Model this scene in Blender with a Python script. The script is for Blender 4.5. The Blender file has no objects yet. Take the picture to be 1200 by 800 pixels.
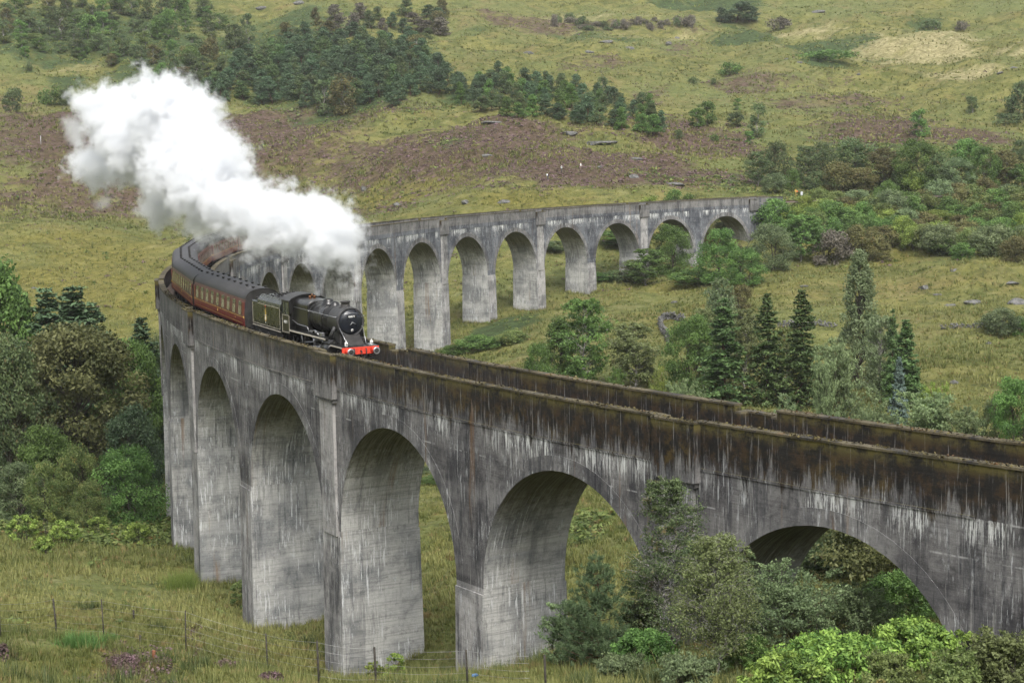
import bpy, math, random
import numpy as np
from math import radians as rad, sin, cos, pi, sqrt

# ------------------------------------------------------------------ scene, camera, light
scn = bpy.context.scene
COL = scn.collection
CAM = np.array([302.0960, 65.1091, 13.6291])
YAW, PITCH, ROLL, FPX = -2.210341, -0.1118025, -0.0198598, 2149.416
FW = np.array([cos(PITCH)*cos(YAW), cos(PITCH)*sin(YAW), sin(PITCH)])
RT = np.array([sin(YAW), -cos(YAW), 0.0]); UP = np.cross(RT, FW)
RT, UP = RT*cos(ROLL)+UP*sin(ROLL), UP*cos(ROLL)-RT*sin(ROLL)
cam_d = bpy.data.cameras.new('camera'); cam = bpy.data.objects.new('camera', cam_d); COL.objects.link(cam)
from mathutils import Matrix, Vector, noise as mnoise
cam.matrix_world = Matrix(((RT[0], UP[0], -FW[0], CAM[0]), (RT[1], UP[1], -FW[1], CAM[1]), (RT[2], UP[2], -FW[2], CAM[2]), (0, 0, 0, 1)))
cam_d.sensor_width = 36; cam_d.lens = FPX/1200*36; cam_d.clip_start = 1; cam_d.clip_end = 9000
scn.camera = cam

world = bpy.data.worlds.new('World'); scn.world = world; world.use_nodes = True
SUN_EL, SUN_AZ = rad(52), rad(65)      # azimuth in world xy of the direction towards the sun
wn = world.node_tree; wn.nodes.clear()
sky = wn.nodes.new('ShaderNodeTexSky'); sky.sky_type = 'NISHITA'; sky.sun_disc = False
sky.sun_elevation = SUN_EL; sky.sun_rotation = pi/2-SUN_AZ
sky.air_density = 1.0; sky.dust_density = 4.0; sky.ozone_density = 1.0
hs = wn.nodes.new('ShaderNodeHueSaturation'); hs.inputs['Saturation'].default_value = 0.28   # an overcast sky is nearly grey
bg = wn.nodes.new('ShaderNodeBackground'); bg.inputs['Strength'].default_value = 0.14
wo = wn.nodes.new('ShaderNodeOutputWorld')
wn.links.new(sky.outputs[0], hs.inputs['Color']); wn.links.new(hs.outputs[0], bg.inputs['Color']); wn.links.new(bg.outputs[0], wo.inputs['Surface'])
sl = bpy.data.lights.new('sun', 'SUN'); sl.energy = 1.7; sl.angle = rad(28); sl.color = (1.0, 0.97, 0.92)
so = bpy.data.objects.new('sun', sl); COL.objects.link(so)
sd = Vector((cos(SUN_EL)*cos(SUN_AZ), cos(SUN_EL)*sin(SUN_AZ), sin(SUN_EL)))
so.rotation_euler = sd.to_track_quat('Z', 'Y').to_euler(); so.location = (200, 100, 150)
vs = scn.view_settings; vs.view_transform = 'Standard'; vs.look = 'None'; vs.gamma = 1; vs.use_curve_mapping = False; vs.exposure = 1.12
scn.display_settings.display_device = 'sRGB'
scn.render.engine = 'CYCLES'
cy = scn.cycles
cy.use_denoising = True
cy.max_bounces = 9; cy.diffuse_bounces = 3; cy.glossy_bounces = 2; cy.transmission_bounces = 2; cy.transparent_max_bounces = 8
cy.volume_bounces = 8; cy.volume_step_rate = 1.0; cy.volume_max_steps = 256
cy.use_adaptive_sampling = True; cy.adaptive_threshold = 0.022
cy.sample_clamp_indirect = 6.0

rng = np.random.default_rng(7); random.seed(7)

# ------------------------------------------------------------------ helpers
def ray(x, y): return FW + RT*((x-600)/FPX) - UP*((y-400)/FPX)
def at_d(x, y, d):
    r = ray(x, y); return CAM + r*(d/np.hypot(r[0], r[1]))

def tag(o, label=None, cat=None, group=None, kind=None):
    if label: o['label'] = label
    if cat: o['category'] = cat
    if group: o['group'] = group
    if kind: o['kind'] = kind
    return o
def empty(name, loc=(0, 0, 0), rz=0.0):
    o = bpy.data.objects.new(name, None); COL.objects.link(o); o.location = loc; o.rotation_euler = (0, 0, rz); o.empty_display_size = .5
    return o
def link_mesh(name, me, parent=None, loc=None):
    o = bpy.data.objects.new(name, me); COL.objects.link(o)
    if parent is not None: o.parent = parent
    if loc is not None: o.location = loc
    return o
def copy_tree(o, parent=None):
    c = o.copy(); COL.objects.link(c)
    if parent is not None: c.parent = parent
    for ch in [h for h in o.children]: copy_tree(ch, c)
    return c

def np_mesh(name, V, F, mats, mi=None, smooth=False, uv=None, attrs=None):
    """V (n,3); F (m,k) int array of equal sized faces, or list of such arrays"""
    me = bpy.data.meshes.new(name)
    Fs = F if isinstance(F, list) else [F]
    Fs = [np.asarray(f, dtype=np.int32) for f in Fs if len(f)]
    V = np.asarray(V, dtype=np.float32)
    me.vertices.add(len(V)); me.vertices.foreach_set('co', V.ravel())
    nl = sum(f.size for f in Fs); nf = sum(len(f) for f in Fs)
    me.loops.add(nl); me.loops.foreach_set('vertex_index', np.concatenate([f.ravel() for f in Fs]))
    me.polygons.add(nf)
    tot = np.concatenate([np.full(len(f), f.shape[1], dtype=np.int32) for f in Fs])
    st = np.concatenate([[0], np.cumsum(tot)[:-1]]).astype(np.int32)
    me.polygons.foreach_set('loop_start', st); me.polygons.foreach_set('loop_total', tot)
    if mi is not None: me.polygons.foreach_set('material_index', np.asarray(mi, dtype=np.int32))
    me.polygons.foreach_set('use_smooth', np.full(nf, bool(smooth)))
    for m in (mats if isinstance(mats, (list, tuple)) else [mats]): me.materials.append(m)
    if uv is not None:
        l = me.uv_layers.new(name='UVMap'); l.data.foreach_set('uv', np.asarray(uv, dtype=np.float32).ravel())
    for k, a in (attrs or {}).items():
        at = me.attributes.new(k, 'FLOAT', 'POINT'); at.data.foreach_set('value', np.asarray(a, dtype=np.float32))
    me.update(calc_edges=True); me.validate(clean_customdata=False)
    return me

class MB:
    """collects polygons (with a uv in metres) and builds one mesh object"""
    def __init__(s): s.v = []; s.f = []; s.uv = []; s.mi = []; s.sm = []
    def face(s, pts, uv=None, mi=0, sm=False):
        b = len(s.v); s.v += [tuple(p) for p in pts]; s.f.append(list(range(b, b+len(pts))))
        if uv is None:
            p0, p1, p2 = (np.array(pts[i], float) for i in (0, 1, 2))
            n = np.abs(np.cross(p1-p0, p2-p0)); a = int(np.argmax(n))
            ax = [(1, 2), (0, 2), (0, 1)][a]
            uv = [(p[ax[0]], p[ax[1]]) for p in pts]
        s.uv += list(uv); s.mi.append(mi); s.sm.append(sm)
    def mesh(s, vs, fs, mi=0, sm=False):
        b = len(s.v); s.v += [tuple(p) for p in vs]
        for f in fs:
            s.f.append([b+i for i in f]); s.uv += [(vs[i][0]+vs[i][1], vs[i][2]) for i in f]; s.mi.append(mi); s.sm.append(sm)
    def box(s, c, d, mi=0, bev=0.0, rz=0.0):
        x, y, z = d[0]/2, d[1]/2, d[2]/2
        if bev <= 0:
            vs = [(-x, -y, -z), (x, -y, -z), (x, y, -z), (-x, y, -z), (-x, -y, z), (x, -y, z), (x, y, z), (-x, y, z)]
            fs = [(0, 3, 2, 1), (4, 5, 6, 7), (0, 1, 5, 4), (1, 2, 6, 5), (2, 3, 7, 6), (3, 0, 4, 7)]
        else:
            e = min(bev, x*.9, y*.9, z*.9); vs = []
            for sz in (-1, 1):
                for k in (0, 1):
                    ex = x-e if k == 0 else x; ey = y-e if k == 0 else y; ez = sz*(z if k == 0 else z-e)
                    vs += [(-ex, -ey, ez), (ex, -ey, ez), (ex, ey, ez), (-ex, ey, ez)]
            # rings: 0 bottom inner,1 bottom outer, then for top: 2 inner,3 outer
            r = [[0, 1, 2, 3], [4, 5, 6, 7], [12, 13, 14, 15], [8, 9, 10, 11]]
            fs = [(0, 3, 2, 1), (8, 9, 10, 11)]
            for a, b in ((0, 1), (1, 2), (2, 3)):
                for i in range(4):
                    j = (i+1) % 4; fs.append((r[a][i], r[a][j], r[b][j], r[b][i]))
        ca, sa = cos(rz), sin(rz)
        vs = [(c[0]+p[0]*ca-p[1]*sa, c[1]+p[0]*sa+p[1]*ca, c[2]+p[2]) for p in vs]
        s.mesh(vs, fs, mi)
    def tube(s, pts, r, n=8, mi=0, caps=True, sm=True):
        pts = [np.array(p, float) for p in pts]; rs = r if isinstance(r, (list, tuple)) else [r]*len(pts)
        vs = []; prev = None
        for i, p in enumerate(pts):
            t = pts[min(i+1, len(pts)-1)]-pts[max(i-1, 0)]; t = t/(np.linalg.norm(t)+1e-9)
            if prev is None:
                a = np.array([0, 0, 1.]) if abs(t[2]) < .9 else np.array([1., 0, 0]); u = np.cross(t, a)
            else: u = prev-t*(prev@t)
            u = u/(np.linalg.norm(u)+1e-9); prev = u; w = np.cross(t, u)
            for k in range(n):
                a = 2*pi*k/n; vs.append(p+(u*cos(a)+w*sin(a))*rs[i])
        fs = []
        for i in range(len(pts)-1):
            for k in range(n):
                j = (k+1) % n; fs.append((i*n+k, i*n+j, (i+1)*n+j, (i+1)*n+k))
        s.mesh(vs, fs, mi, sm)
        if caps:
            b = len(s.v)-len(vs)
            for f in (list(range(n))[::-1], [(len(pts)-1)*n+k for k in range(n)]):
                s.f.append([b+i for i in f]); s.uv += [(0, 0)]*n; s.mi.append(mi); s.sm.append(False)
    def prism(s, poly, y0, y1, mi=0):
        """poly in xz, extruded along y"""
        n = len(poly); a = [(p[0], y0, p[1]) for p in poly]; b = [(p[0], y1, p[1]) for p in poly]
        s.mesh(a+b, [tuple(range(n)), tuple(range(2*n-1, n-1, -1))]+[(i, i+n, (i+1) % n+n, (i+1) % n) for i in range(n)], mi)
    def build(s, name, mats, parent=None, loc=None):
        me = bpy.data.meshes.new(name); me.from_pydata([tuple(map(float, v)) for v in s.v], [], s.f)
        me.polygons.foreach_set('material_index', s.mi); me.polygons.foreach_set('use_smooth', s.sm)
        l = me.uv_layers.new(name='UVMap'); l.data.foreach_set('uv', np.array(s.uv, dtype=np.float32).ravel())
        for m in (mats if isinstance(mats, (list, tuple)) else [mats]): me.materials.append(m)
        me.update()
        return link_mesh(name, me, parent, loc)

# ---- material helpers
class NT:
    def __init__(s, name):
        s.m = bpy.data.materials.new(name); s.m.use_nodes = True; s.t = s.m.node_tree; s.t.nodes.clear()
        s.out = s.t.nodes.new('ShaderNodeOutputMaterial')
    def n(s, typ, **kw):
        nd = s.t.nodes.new(typ)
        for k, v in kw.items():
            if k.startswith('i_'): nd.inputs[k[2:].replace('_', ' ')].default_value = v
            else: setattr(nd, k, v)
        return nd
    def l(s, a, b): s.t.links.new(a, b)
    def _in(s, sock, v):
        if hasattr(v, 'is_linked') or hasattr(v, 'links'): s.l(v, sock)
        else: sock.default_value = v
    def math(s, op, a, b=0.0, c=0.0, clamp=False):
        nd = s.n('ShaderNodeMath', operation=op, use_clamp=clamp)
        for i, v in enumerate((a, b, c)): s._in(nd.inputs[i], v)
        return nd.outputs[0]
    def mix(s, f, a, b, mode='MIX'):
        nd = s.n('ShaderNodeMix', data_type='RGBA', blend_type=mode)
        s._in(nd.inputs[0], f)
        for i, v in ((6, a), (7, b)):
            if isinstance(v, tuple): nd.inputs[i].default_value = (*v, 1) if len(v) == 3 else v
            else: s.l(v, nd.inputs[i])
        return nd.outputs[2]
    def noise(s, vec, scale, detail=4, rough=.55, dist=0.0):
        nd = s.n('ShaderNodeTexNoise'); s.l(vec, nd.inputs['Vector']); nd.inputs['Scale'].default_value = scale
        nd.inputs['Detail'].default_value = detail; nd.inputs['Roughness'].default_value = rough; nd.inputs['Distortion'].default_value = dist
        return nd.outputs[0]
    def ramp(s, v, lo, hi):
        nd = s.n('ShaderNodeMapRange', interpolation_type='SMOOTHSTEP'); s.l(v, nd.inputs[0]); nd.inputs[1].default_value = lo; nd.inputs[2].default_value = hi
        return nd.outputs[0]
    def mapping(s, vec, scale, loc=(0, 0, 0)):
        nd = s.n('ShaderNodeMapping'); s.l(vec, nd.inputs[0]); nd.inputs['Scale'].default_value = scale; nd.inputs['Location'].default_value = loc
        return nd.outputs[0]
    def attr(s, name, typ='GEOMETRY'):
        nd = s.n('ShaderNodeAttribute', attribute_name=name, attribute_type=typ); return nd.outputs['Fac']
    def uv(s): return s.n('ShaderNodeTexCoord').outputs['UV']
    def obj(s): return s.n('ShaderNodeTexCoord').outputs['Object']
    def pos(s): return s.n('ShaderNodeNewGeometry').outputs['Position']
    def sep(s, v):
        nd = s.n('ShaderNodeSeparateXYZ'); s.l(v, nd.inputs[0]); return nd.outputs
    def principled(s, col, rough=.8, metal=0.0, spec=.3, bump=None, bstr=.3, bdist=.05):
        p = s.n('ShaderNodeBsdfPrincipled'); 
        if isinstance(col, tuple): p.inputs['Base Color'].default_value = (*col, 1)
        else: s.l(col, p.inputs['Base Color'])
        s._in(p.inputs['Roughness'], rough); p.inputs['Metallic'].default_value = metal; p.inputs['Specular IOR Level'].default_value = spec
        if bump is not None:
            b = s.n('ShaderNodeBump'); b.inputs['Strength'].default_value = bstr; b.inputs['Distance'].default_value = bdist
            s.l(bump, b.inputs['Height']); s.l(b.outputs[0], p.inputs['Normal'])
        s.l(p.outputs[0], s.out.inputs['Surface']); return p
def simple(name, col, rough=.6, metal=0.0, spec=.4, var=.25, scale=2.0):
    """paint or metal with weathering variation"""
    t = NT(name); v = t.noise(t.obj(), scale, 5, .65); w = t.noise(t.obj(), scale*7, 3, .6)
    c = t.mix(t.ramp(v, .3, .75), tuple(x*(1-var) for x in col), tuple(min(1, x*(1+var)) for x in col))
    c = t.mix(t.math('MULTIPLY', t.ramp(w, .55, .8), var), c, (.10, .085, .07))
    r = t.math('ADD', t.math('MULTIPLY', v, .3), rough-.15, clamp=True)
    t.principled(c, r, metal, spec, w, .08, .02); return t.m
# ------------------------------------------------------------------ terrain
R0, DT, W, ZC, GR = 241.0, -0.0770423, 2.776, -3.878, 0.0040736*241.0
PITCH_S = R0*abs(DT)
def zdeck(t): return 0.0040736*R0*t*1.0          # the viaduct falls gently to its far end (t is negative)
def ring(i, dr=0.0, z=0.0):
    t = i*DT; return np.array([(R0+dr)*cos(t), (R0+dr)*sin(t), z+zdeck(t)])

def wpt(bearing_deg, d, z):
    a = YAW+rad(bearing_deg); return (CAM[0]+d*cos(a), CAM[1]+d*sin(a), z)
CP = []
def cp(x, y, d): CP.append(tuple(at_d(x, y, d)))
def onring(i, dr, z): CP.append(tuple(ring(i, dr, z)))
# feet of the piers
for i, z in ((5, -24.3), (4, -23.2), (3, -23.4), (2, -22.2), (1, -17.2), (0, -11.5), (-1, -9.0)): onring(i, W+.6, z)
for i, z in ((0, -11.5), (1, -16.5), (2, -20.5), (4, -23.5), (6, -25.5), (7, -26), (9, -27.5), (11, -28)): onring(i, -W-3, z)
for i, z in ((14, -24.5), (15, -20.9), (16, -20.3), (17, -18.2), (18, -17.1), (19, -15.0)): onring(i, -W-.6, z)
for i, z in ((15, -20), (17, -17), (18.5, -14), (20.2, -7)): onring(i, W+8, z)
onring(20.9, 0, -2.4); onring(22, 0, -1.5); onring(-2.2, 0, -4.5); onring(-3.5, 0, -1.6)
# camera hillside falling to the viaduct
for b, d, z in ((0, 0, 12), (-14, 42, -1.5), (0, 42, -1.5), (14, 42, -.5), (-40, 60, -2), (40, 60, 4), (180, 60, 34), (90, 80, 24), (-90, 80, 16), (180, 300, 110), (-60, 160, -14), (-35, 230, -27), (60, 120, 14), (-100, 400, 40), (100, 400, 60)): CP.append(wpt(b, d, z))
for x, y, d in ((0, 800, 73), (200, 800, 74), (380, 800, 80), (560, 800, 90), (700, 800, 76), (900, 800, 70), (1200, 800, 66), (1050, 760, 76),
                (65, 742, 82), (121, 747, 83), (217, 763, 84), (313, 783, 86), (0, 740, 83), (640, 785, 96), (720, 730, 92),
                (0, 700, 128), (150, 700, 130), (0, 650, 165), (90, 640, 172), (0, 612, 190), (150, 620, 185),
                (0, 560, 225), (100, 560, 225), (0, 390, 375), (120, 390, 370), (0, 330, 430), (120, 330, 425), (0, 266, 490), (120, 262, 500),
                (300, 240, 545), (0, 200, 580), (150, 200, 575), (300, 180, 590), (0, 130, 680), (150, 120, 690), (300, 130, 680), (0, 60, 800), (200, 60, 810), (0, 0, 930), (200, 0, 960), (0, -60, 1100), (300, -60, 1150),
                (420, 250, 505), (420, 200, 550), (420, 135, 660), (420, 60, 800), (420, 0, 980),
                (600, 238, 450), (600, 205, 485), (560, 150, 560), (700, 150, 560), (640, 90, 700), (640, 40, 870), (640, 0, 1000), (640, -60, 1180),
                (800, 222, 465), (800, 185, 510), (800, 120, 680), (830, 60, 860), (830, 0, 1020), (830, -60, 1200),
                (560, 440, 280), (560, 390, 330), (700, 480, 245), (700, 400, 305), (780, 350, 352), (900, 470, 245), (900, 400, 300), (900, 335, 372), (1000, 450, 262), (1000, 380, 315), (960, 318, 400),
                (1080, 400, 300), (1080, 352, 345), (1100, 300, 405), (1190, 450, 262), (1190, 395, 300), (1190, 350, 340), (1190, 300, 395), (1060, 296, 415),
                (960, 262, 440), (1100, 262, 455), (1200, 265, 455), (960, 212, 490), (1100, 212, 500), (1200, 212, 500), (1000, 170, 570), (1150, 165, 580), (1000, 100, 720), (1150, 100, 720), (1000, 40, 880), (1150, 40, 880), (1050, 0, 1010), (1200, -60, 1200),
                (520, 640, 158), (520, 720, 125), (690, 640, 135), (690, 600, 160)): cp(x, y, d)
for b, d, z in ((-30, 500, 0), (30, 500, 4), (-30, 1000, 110), (30, 1000, 100), (-12, 1500, 190), (12, 1500, 185), (0, 2200, 300), (-30, 2200, 300), (30, 2200, 290), (0, 3600, 420), (-40, 3600, 420), (40, 3600, 420), (-90, 1500, 220), (90, 1500, 220), (180, 1500, 420), (-60, 3000, 380), (60, 3000, 380), (180, 3600, 620), (120, 2600, 480), (-120, 2600, 480), (22, 300, -14), (24, 400, -8), (-22, 330, -27), (-24, 420, -20)): CP.append(wpt(b, d, z))
CPA = np.array(CP); _s = 100.0
def _phi(r2): return np.where(r2 > 1e-12, .5*r2*np.log(np.maximum(r2, 1e-12)), 0.0)
_q = CPA[:, :2]/_s; _d2 = ((_q[:, None]-_q[None])**2).sum(-1)
_n = len(_q); _A = np.zeros((_n+3, _n+3)); _A[:_n, :_n] = _phi(_d2)+np.eye(_n)*0.004
_A[:_n, _n:] = np.c_[np.ones(_n), _q]; _A[_n:, :_n] = _A[:_n, _n:].T
_w = np.linalg.solve(_A, np.r_[CPA[:, 2], 0, 0, 0])
def base_h(P):
    P = np.atleast_2d(P)[:, :2]/_s; out = np.empty(len(P))
    for a in range(0, len(P), 20000):
        p = P[a:a+20000]; out[a:a+20000] = _phi(((p[:, None]-_q[None])**2).sum(-1))@_w[:_n]+_w[_n]+p@_w[_n+1:]
    return out
# value noise in numpy (lattice gradient), used for hummocks and for scattering
_perm = np.random.default_rng(3).permutation(512)
def vnoise(x, y, seed=0):
    xi = np.floor(x).astype(int); yi = np.floor(y).astype(int); fx = x-xi; fy = y-yi
    def h(a, b): return _perm[(_perm[(a+seed*17) % 512]+b) % 512]/255.5-1
    u = fx*fx*fx*(fx*(fx*6-15)+10); v = fy*fy*fy*(fy*(fy*6-15)+10)
    return (h(xi, yi)*(1-u)+h(xi+1, yi)*u)*(1-v)+(h(xi, yi+1)*(1-u)+h(xi+1, yi+1)*u)*v
def fbm(x, y, octs=4, seed=0, g=.5):
    s = 0; a = 1
    for k in range(octs): s = s+a*vnoise(x*2**k, y*2**k, seed+k); a *= g
    return s
def ground_h(P):
    P = np.atleast_2d(P); x, y = P[:, 0], P[:, 1]
    d = np.hypot(x-CAM[0], y-CAM[1]); far = np.clip((d-60)/700, 0, 1)
    rr = np.hypot(x, y); near_v = np.clip(np.abs(rr-R0)/14, 0.25, 1)
    h = base_h(P)
    h = h+fbm(x/38, y/38, 3, 1)*(.5+2.6*far)*near_v
    h = h+fbm(x/9+5, y/9, 3, 9)*(.22+.55*far)*near_v+fbm(x/2.2, y/2.2, 2, 15)*.09
    h = h+(.9-np.abs(fbm(x/46+3, y/46, 3, 70))*2.6)*far*np.clip((d-470)/120, 0, 1)*1.5      # shallow gullies on the hill
    # rocky knoll in the field on the right
    k = KNOLL; kd = np.hypot((x-k[0])/17, (y-k[1])/17)
    h = h+np.clip(1-kd*kd, 0, 1)*(1.6+1.2*np.abs(fbm(x/5, y/5, 3, 30)))
    return h
KNOLL = (1e6, 1e6)
def hit(x, y, dmin=55, dmax=1600):
    """where the sight line through an authoring pixel first meets the ground"""
    r = ray(x, y); r = r/np.hypot(r[0], r[1]); ds = np.geomspace(dmin, dmax, 420)
    P = CAM+r*ds[:, None]; g = ground_h(P)-P[:, 2]; k = np.argmax(g > 0)
    if g[k] <= 0: return P[-1]
    if k == 0: return np.array([P[0][0], P[0][1], ground_h(P[:1])[0]])
    a, b = ds[k-1], ds[k]
    dd = np.linspace(a, b, 24); P = CAM+r*dd[:, None]; g = ground_h(P)-P[:, 2]; j = np.argmax(g > 0); p = P[j]
    return np.array([p[0], p[1], ground_h(p)[0]])
def on_ground(x, y): return np.array([x, y, ground_h(np.array([[x, y]]))[0]])
KNOLL = tuple(at_d(1150, 320, 372)[:2])
def dist(p): return float(np.hypot(p[0]-CAM[0], p[1]-CAM[1]))
def px_m(p): return FPX/max(1.0, float((np.array(p)-CAM)@FW))      # authoring pixels per metre at p
# ------------------------------------------------------------------ land cover (world ellipses)
def blob(x, y, rx, ry, s=1.0):
    c = hit(x, y); a = hit(x, y+ry); b = hit(x, y-ry)
    rd = max(3.0, .5*abs(dist(b)-dist(a))); rt_ = rx/px_m(c)
    v = c[:2]-CAM[:2]; v = v/np.hypot(*v)
    return (c[0], c[1], v[0], v[1], rd, rt_, s)
COVER = {
 'heather': [(340, 150, 150, 26), (560, 165, 150, 34), (820, 165, 80, 24), (60, 155, 110, 25), (110, 205, 120, 40, .8), (1030, 150, 85, 16), (1125, 158, 60, 12), (700, 192, 180, 26), (880, 95, 45, 14, .7), (700, 78, 40, 8, .6),
             (300, 200, 120, 40, .6), (930, 120, 60, 10, .6), (1000, 118, 60, 8, .6), (160, 765, 30, 7), (800, 60, 30, 6, .5), (640, 28, 60, 8, .8), (780, 30, 70, 6, .5), (760, 118, 30, 12, .6), (230, 770, 14, 6), (420, 135, 60, 14, .5)],
 'bracken': [(90, 40, 130, 40), (190, 60, 90, 42), (340, 60, 130, 50), (470, 70, 60, 40, .8), (80, 95, 30, 8), (870, 42, 45, 13), (970, 58, 55, 9), (960, 70, 40, 6), (60, 622, 150, 18), (130, 628, 70, 12), (580, 388, 60, 18), (690, 625, 40, 16), (840, 10, 70, 9), (560, 120, 60, 10),
             (530, 165, 30, 12, .6), (1030, 175, 120, 18, .7), (560, 38, 30, 6, .5), (1090, 22, 30, 6, .8), (1030, 230, 160, 34, .9), (1030, 130, 40, 6, .5), (420, 128, 70, 8), (650, 44, 30, 5, .6), (700, 45, 40, 5, .7)],
 'straw':   [(1050, 62, 150, 20), (950, 36, 70, 8), (1130, 88, 90, 12), (720, 40, 200, 20, .6), (1000, 100, 120, 14, .5), (380, 30, 90, 12, .6), (100, 85, 90, 14, .5), (120, 290, 140, 20, .3), (1080, 430, 90, 40, .4), (520, 690, 30, 40, .5)],
 'lush':    [(100, 320, 150, 56), (480, 218, 170, 26), (640, 232, 120, 12), (800, 330, 160, 26, .7), (980, 290, 70, 12), (1040, 305, 60, 10), (180, 660, 120, 25, .5), (100, 790, 120, 16, .7), (520, 620, 30, 40, .6), (640, 350, 100, 30, .5)],
}
COVER = {k: [blob(*b) for b in v] for k, v in COVER.items()}
def cover(kind, P):
    x, y = P[:, 0], P[:, 1]; m = np.zeros(len(P))
    wob = 1+.45*fbm(x/22, y/22, 3, 40 if kind == 'heather' else 60)
    for cx, cy_, vx, vy, rd, rt_, s in COVER[kind]:
        dx, dy = x-cx, y-cy_; q = np.hypot((dx*vx+dy*vy)/rd, (-dx*vy+dy*vx)/rt_)*wob
        m = np.maximum(m, s*np.clip(1.6-1.25*q, 0, 1))
    return m
def build_ground():
    view = np.arange(-25, 25.0001, .1); rest = np.arange(28, 333, 3.4)
    ang = YAW+np.radians(np.r_[view, rest]); rad_ = np.geomspace(8, 4600, 690)
    n, m = len(ang), len(rad_)
    X = CAM[0]+np.outer(rad_, np.cos(ang)); Y = CAM[1]+np.outer(rad_, np.sin(ang))
    P = np.c_[X.ravel(), Y.ravel()]
    Z = ground_h(P)
    V = np.c_[P, Z]
    i = np.arange(m-1)[:, None]*n; j = np.arange(n)[None]; jn = (j+1) % n
    F = np.stack([i+j, i+n+j, i+n+jn, i+jn], -1).reshape(-1, 4)
    V = np.r_[V, [[CAM[0], CAM[1], ground_h(np.array([CAM[:2]]))[0]]]]
    T = np.stack([np.full(n, m*n), np.arange(n), (np.arange(n)+1) % n], -1)
    at = {k: np.r_[cover(k, P), 0] for k in COVER}
    me = np_mesh('ground', V, [F, T], ground_mat(), smooth=True, attrs=at)
    tag(link_mesh('ground', me), 'rough moorland of grass, heather and bracken rising to the hillside', kind='structure')
def ground_mat():
    t = NT('moorland'); p = t.pos()
    big = t.noise(p, .018, 5, .6); mid = t.noise(p, .11, 5, .65); fine = t.noise(p, .7, 5, .7); tiny = t.noise(p, 3.1, 3, .7); clump = t.noise(p, .30, 6, .78)
    grass = t.mix(t.ramp(mid, .33, .68), (.066, .078, .020), (.160, .152, .046))
    grass = t.mix(t.ramp(big, .42, .68), grass, (.098, .116, .038))
    grass = t.mix(t.math('MULTIPLY', t.ramp(t.noise(p, .05, 5, .7, .6), .5, .7), .5), grass, (.165, .118, .055))
    grass = t.mix(t.math('MULTIPLY', t.ramp(clump, .50, .66), .45), grass, (.215, .205, .100))
    grass = t.mix(t.math('MULTIPLY', t.ramp(clump, .48, .36), .80), grass, (.038, .046, .016))
    dirt = t.ramp(fine, .44, .30)
    def lay(c, name, c1, c2, lo=.25, hi=.6, n1=None, k=1.0):
        f = t.math('ADD', t.math('MULTIPLY', t.attr(name), k), t.math('MULTIPLY', t.math('SUBTRACT', n1 if n1 else fine, .5), 1.9))
        return t.mix(t.ramp(f, lo, hi), c, t.mix(t.ramp(fine, .35, .65), t.mix(t.ramp(clump, .38, .62), tuple(x*.62 for x in c1), c1), t.mix(t.ramp(clump, .38, .62), c1, c2)))
    c = lay(grass, 'lush', (.118, .112, .026), (.178, .160, .048), .15, .85, t.noise(p, .12, 6, .75), .75)
    c = lay(c, 'straw', (.20, .180, .085), (.33, .295, .165), .26, .75, t.noise(t.mapping(p, (.028, .11, .05)), 1.0, 7, .72), .66)
    c = lay(c, 'heather', (.066, .048, .027), (.124, .082, .078), .16, .56, t.noise(p, .16, 7, .8), .62)
    c = lay(c, 'bracken', (.034, .054, .020), (.064, .094, .036), .22, .6, t.noise(p, .15, 7, .76), .68)
    c = t.mix(t.math('MULTIPLY', dirt, .55), c, (.045, .042, .016))
    c = t.mix(t.math('MULTIPLY', t.ramp(tiny, .55, .75), .35), c, (.26, .225, .10))
    hgt = t.math('ADD', t.math('MULTIPLY', fine, 1.0), t.math('MULTIPLY', tiny, .25))
    t.principled(c, .95, 0, .1, hgt, .9, .9); return t.m

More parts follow.
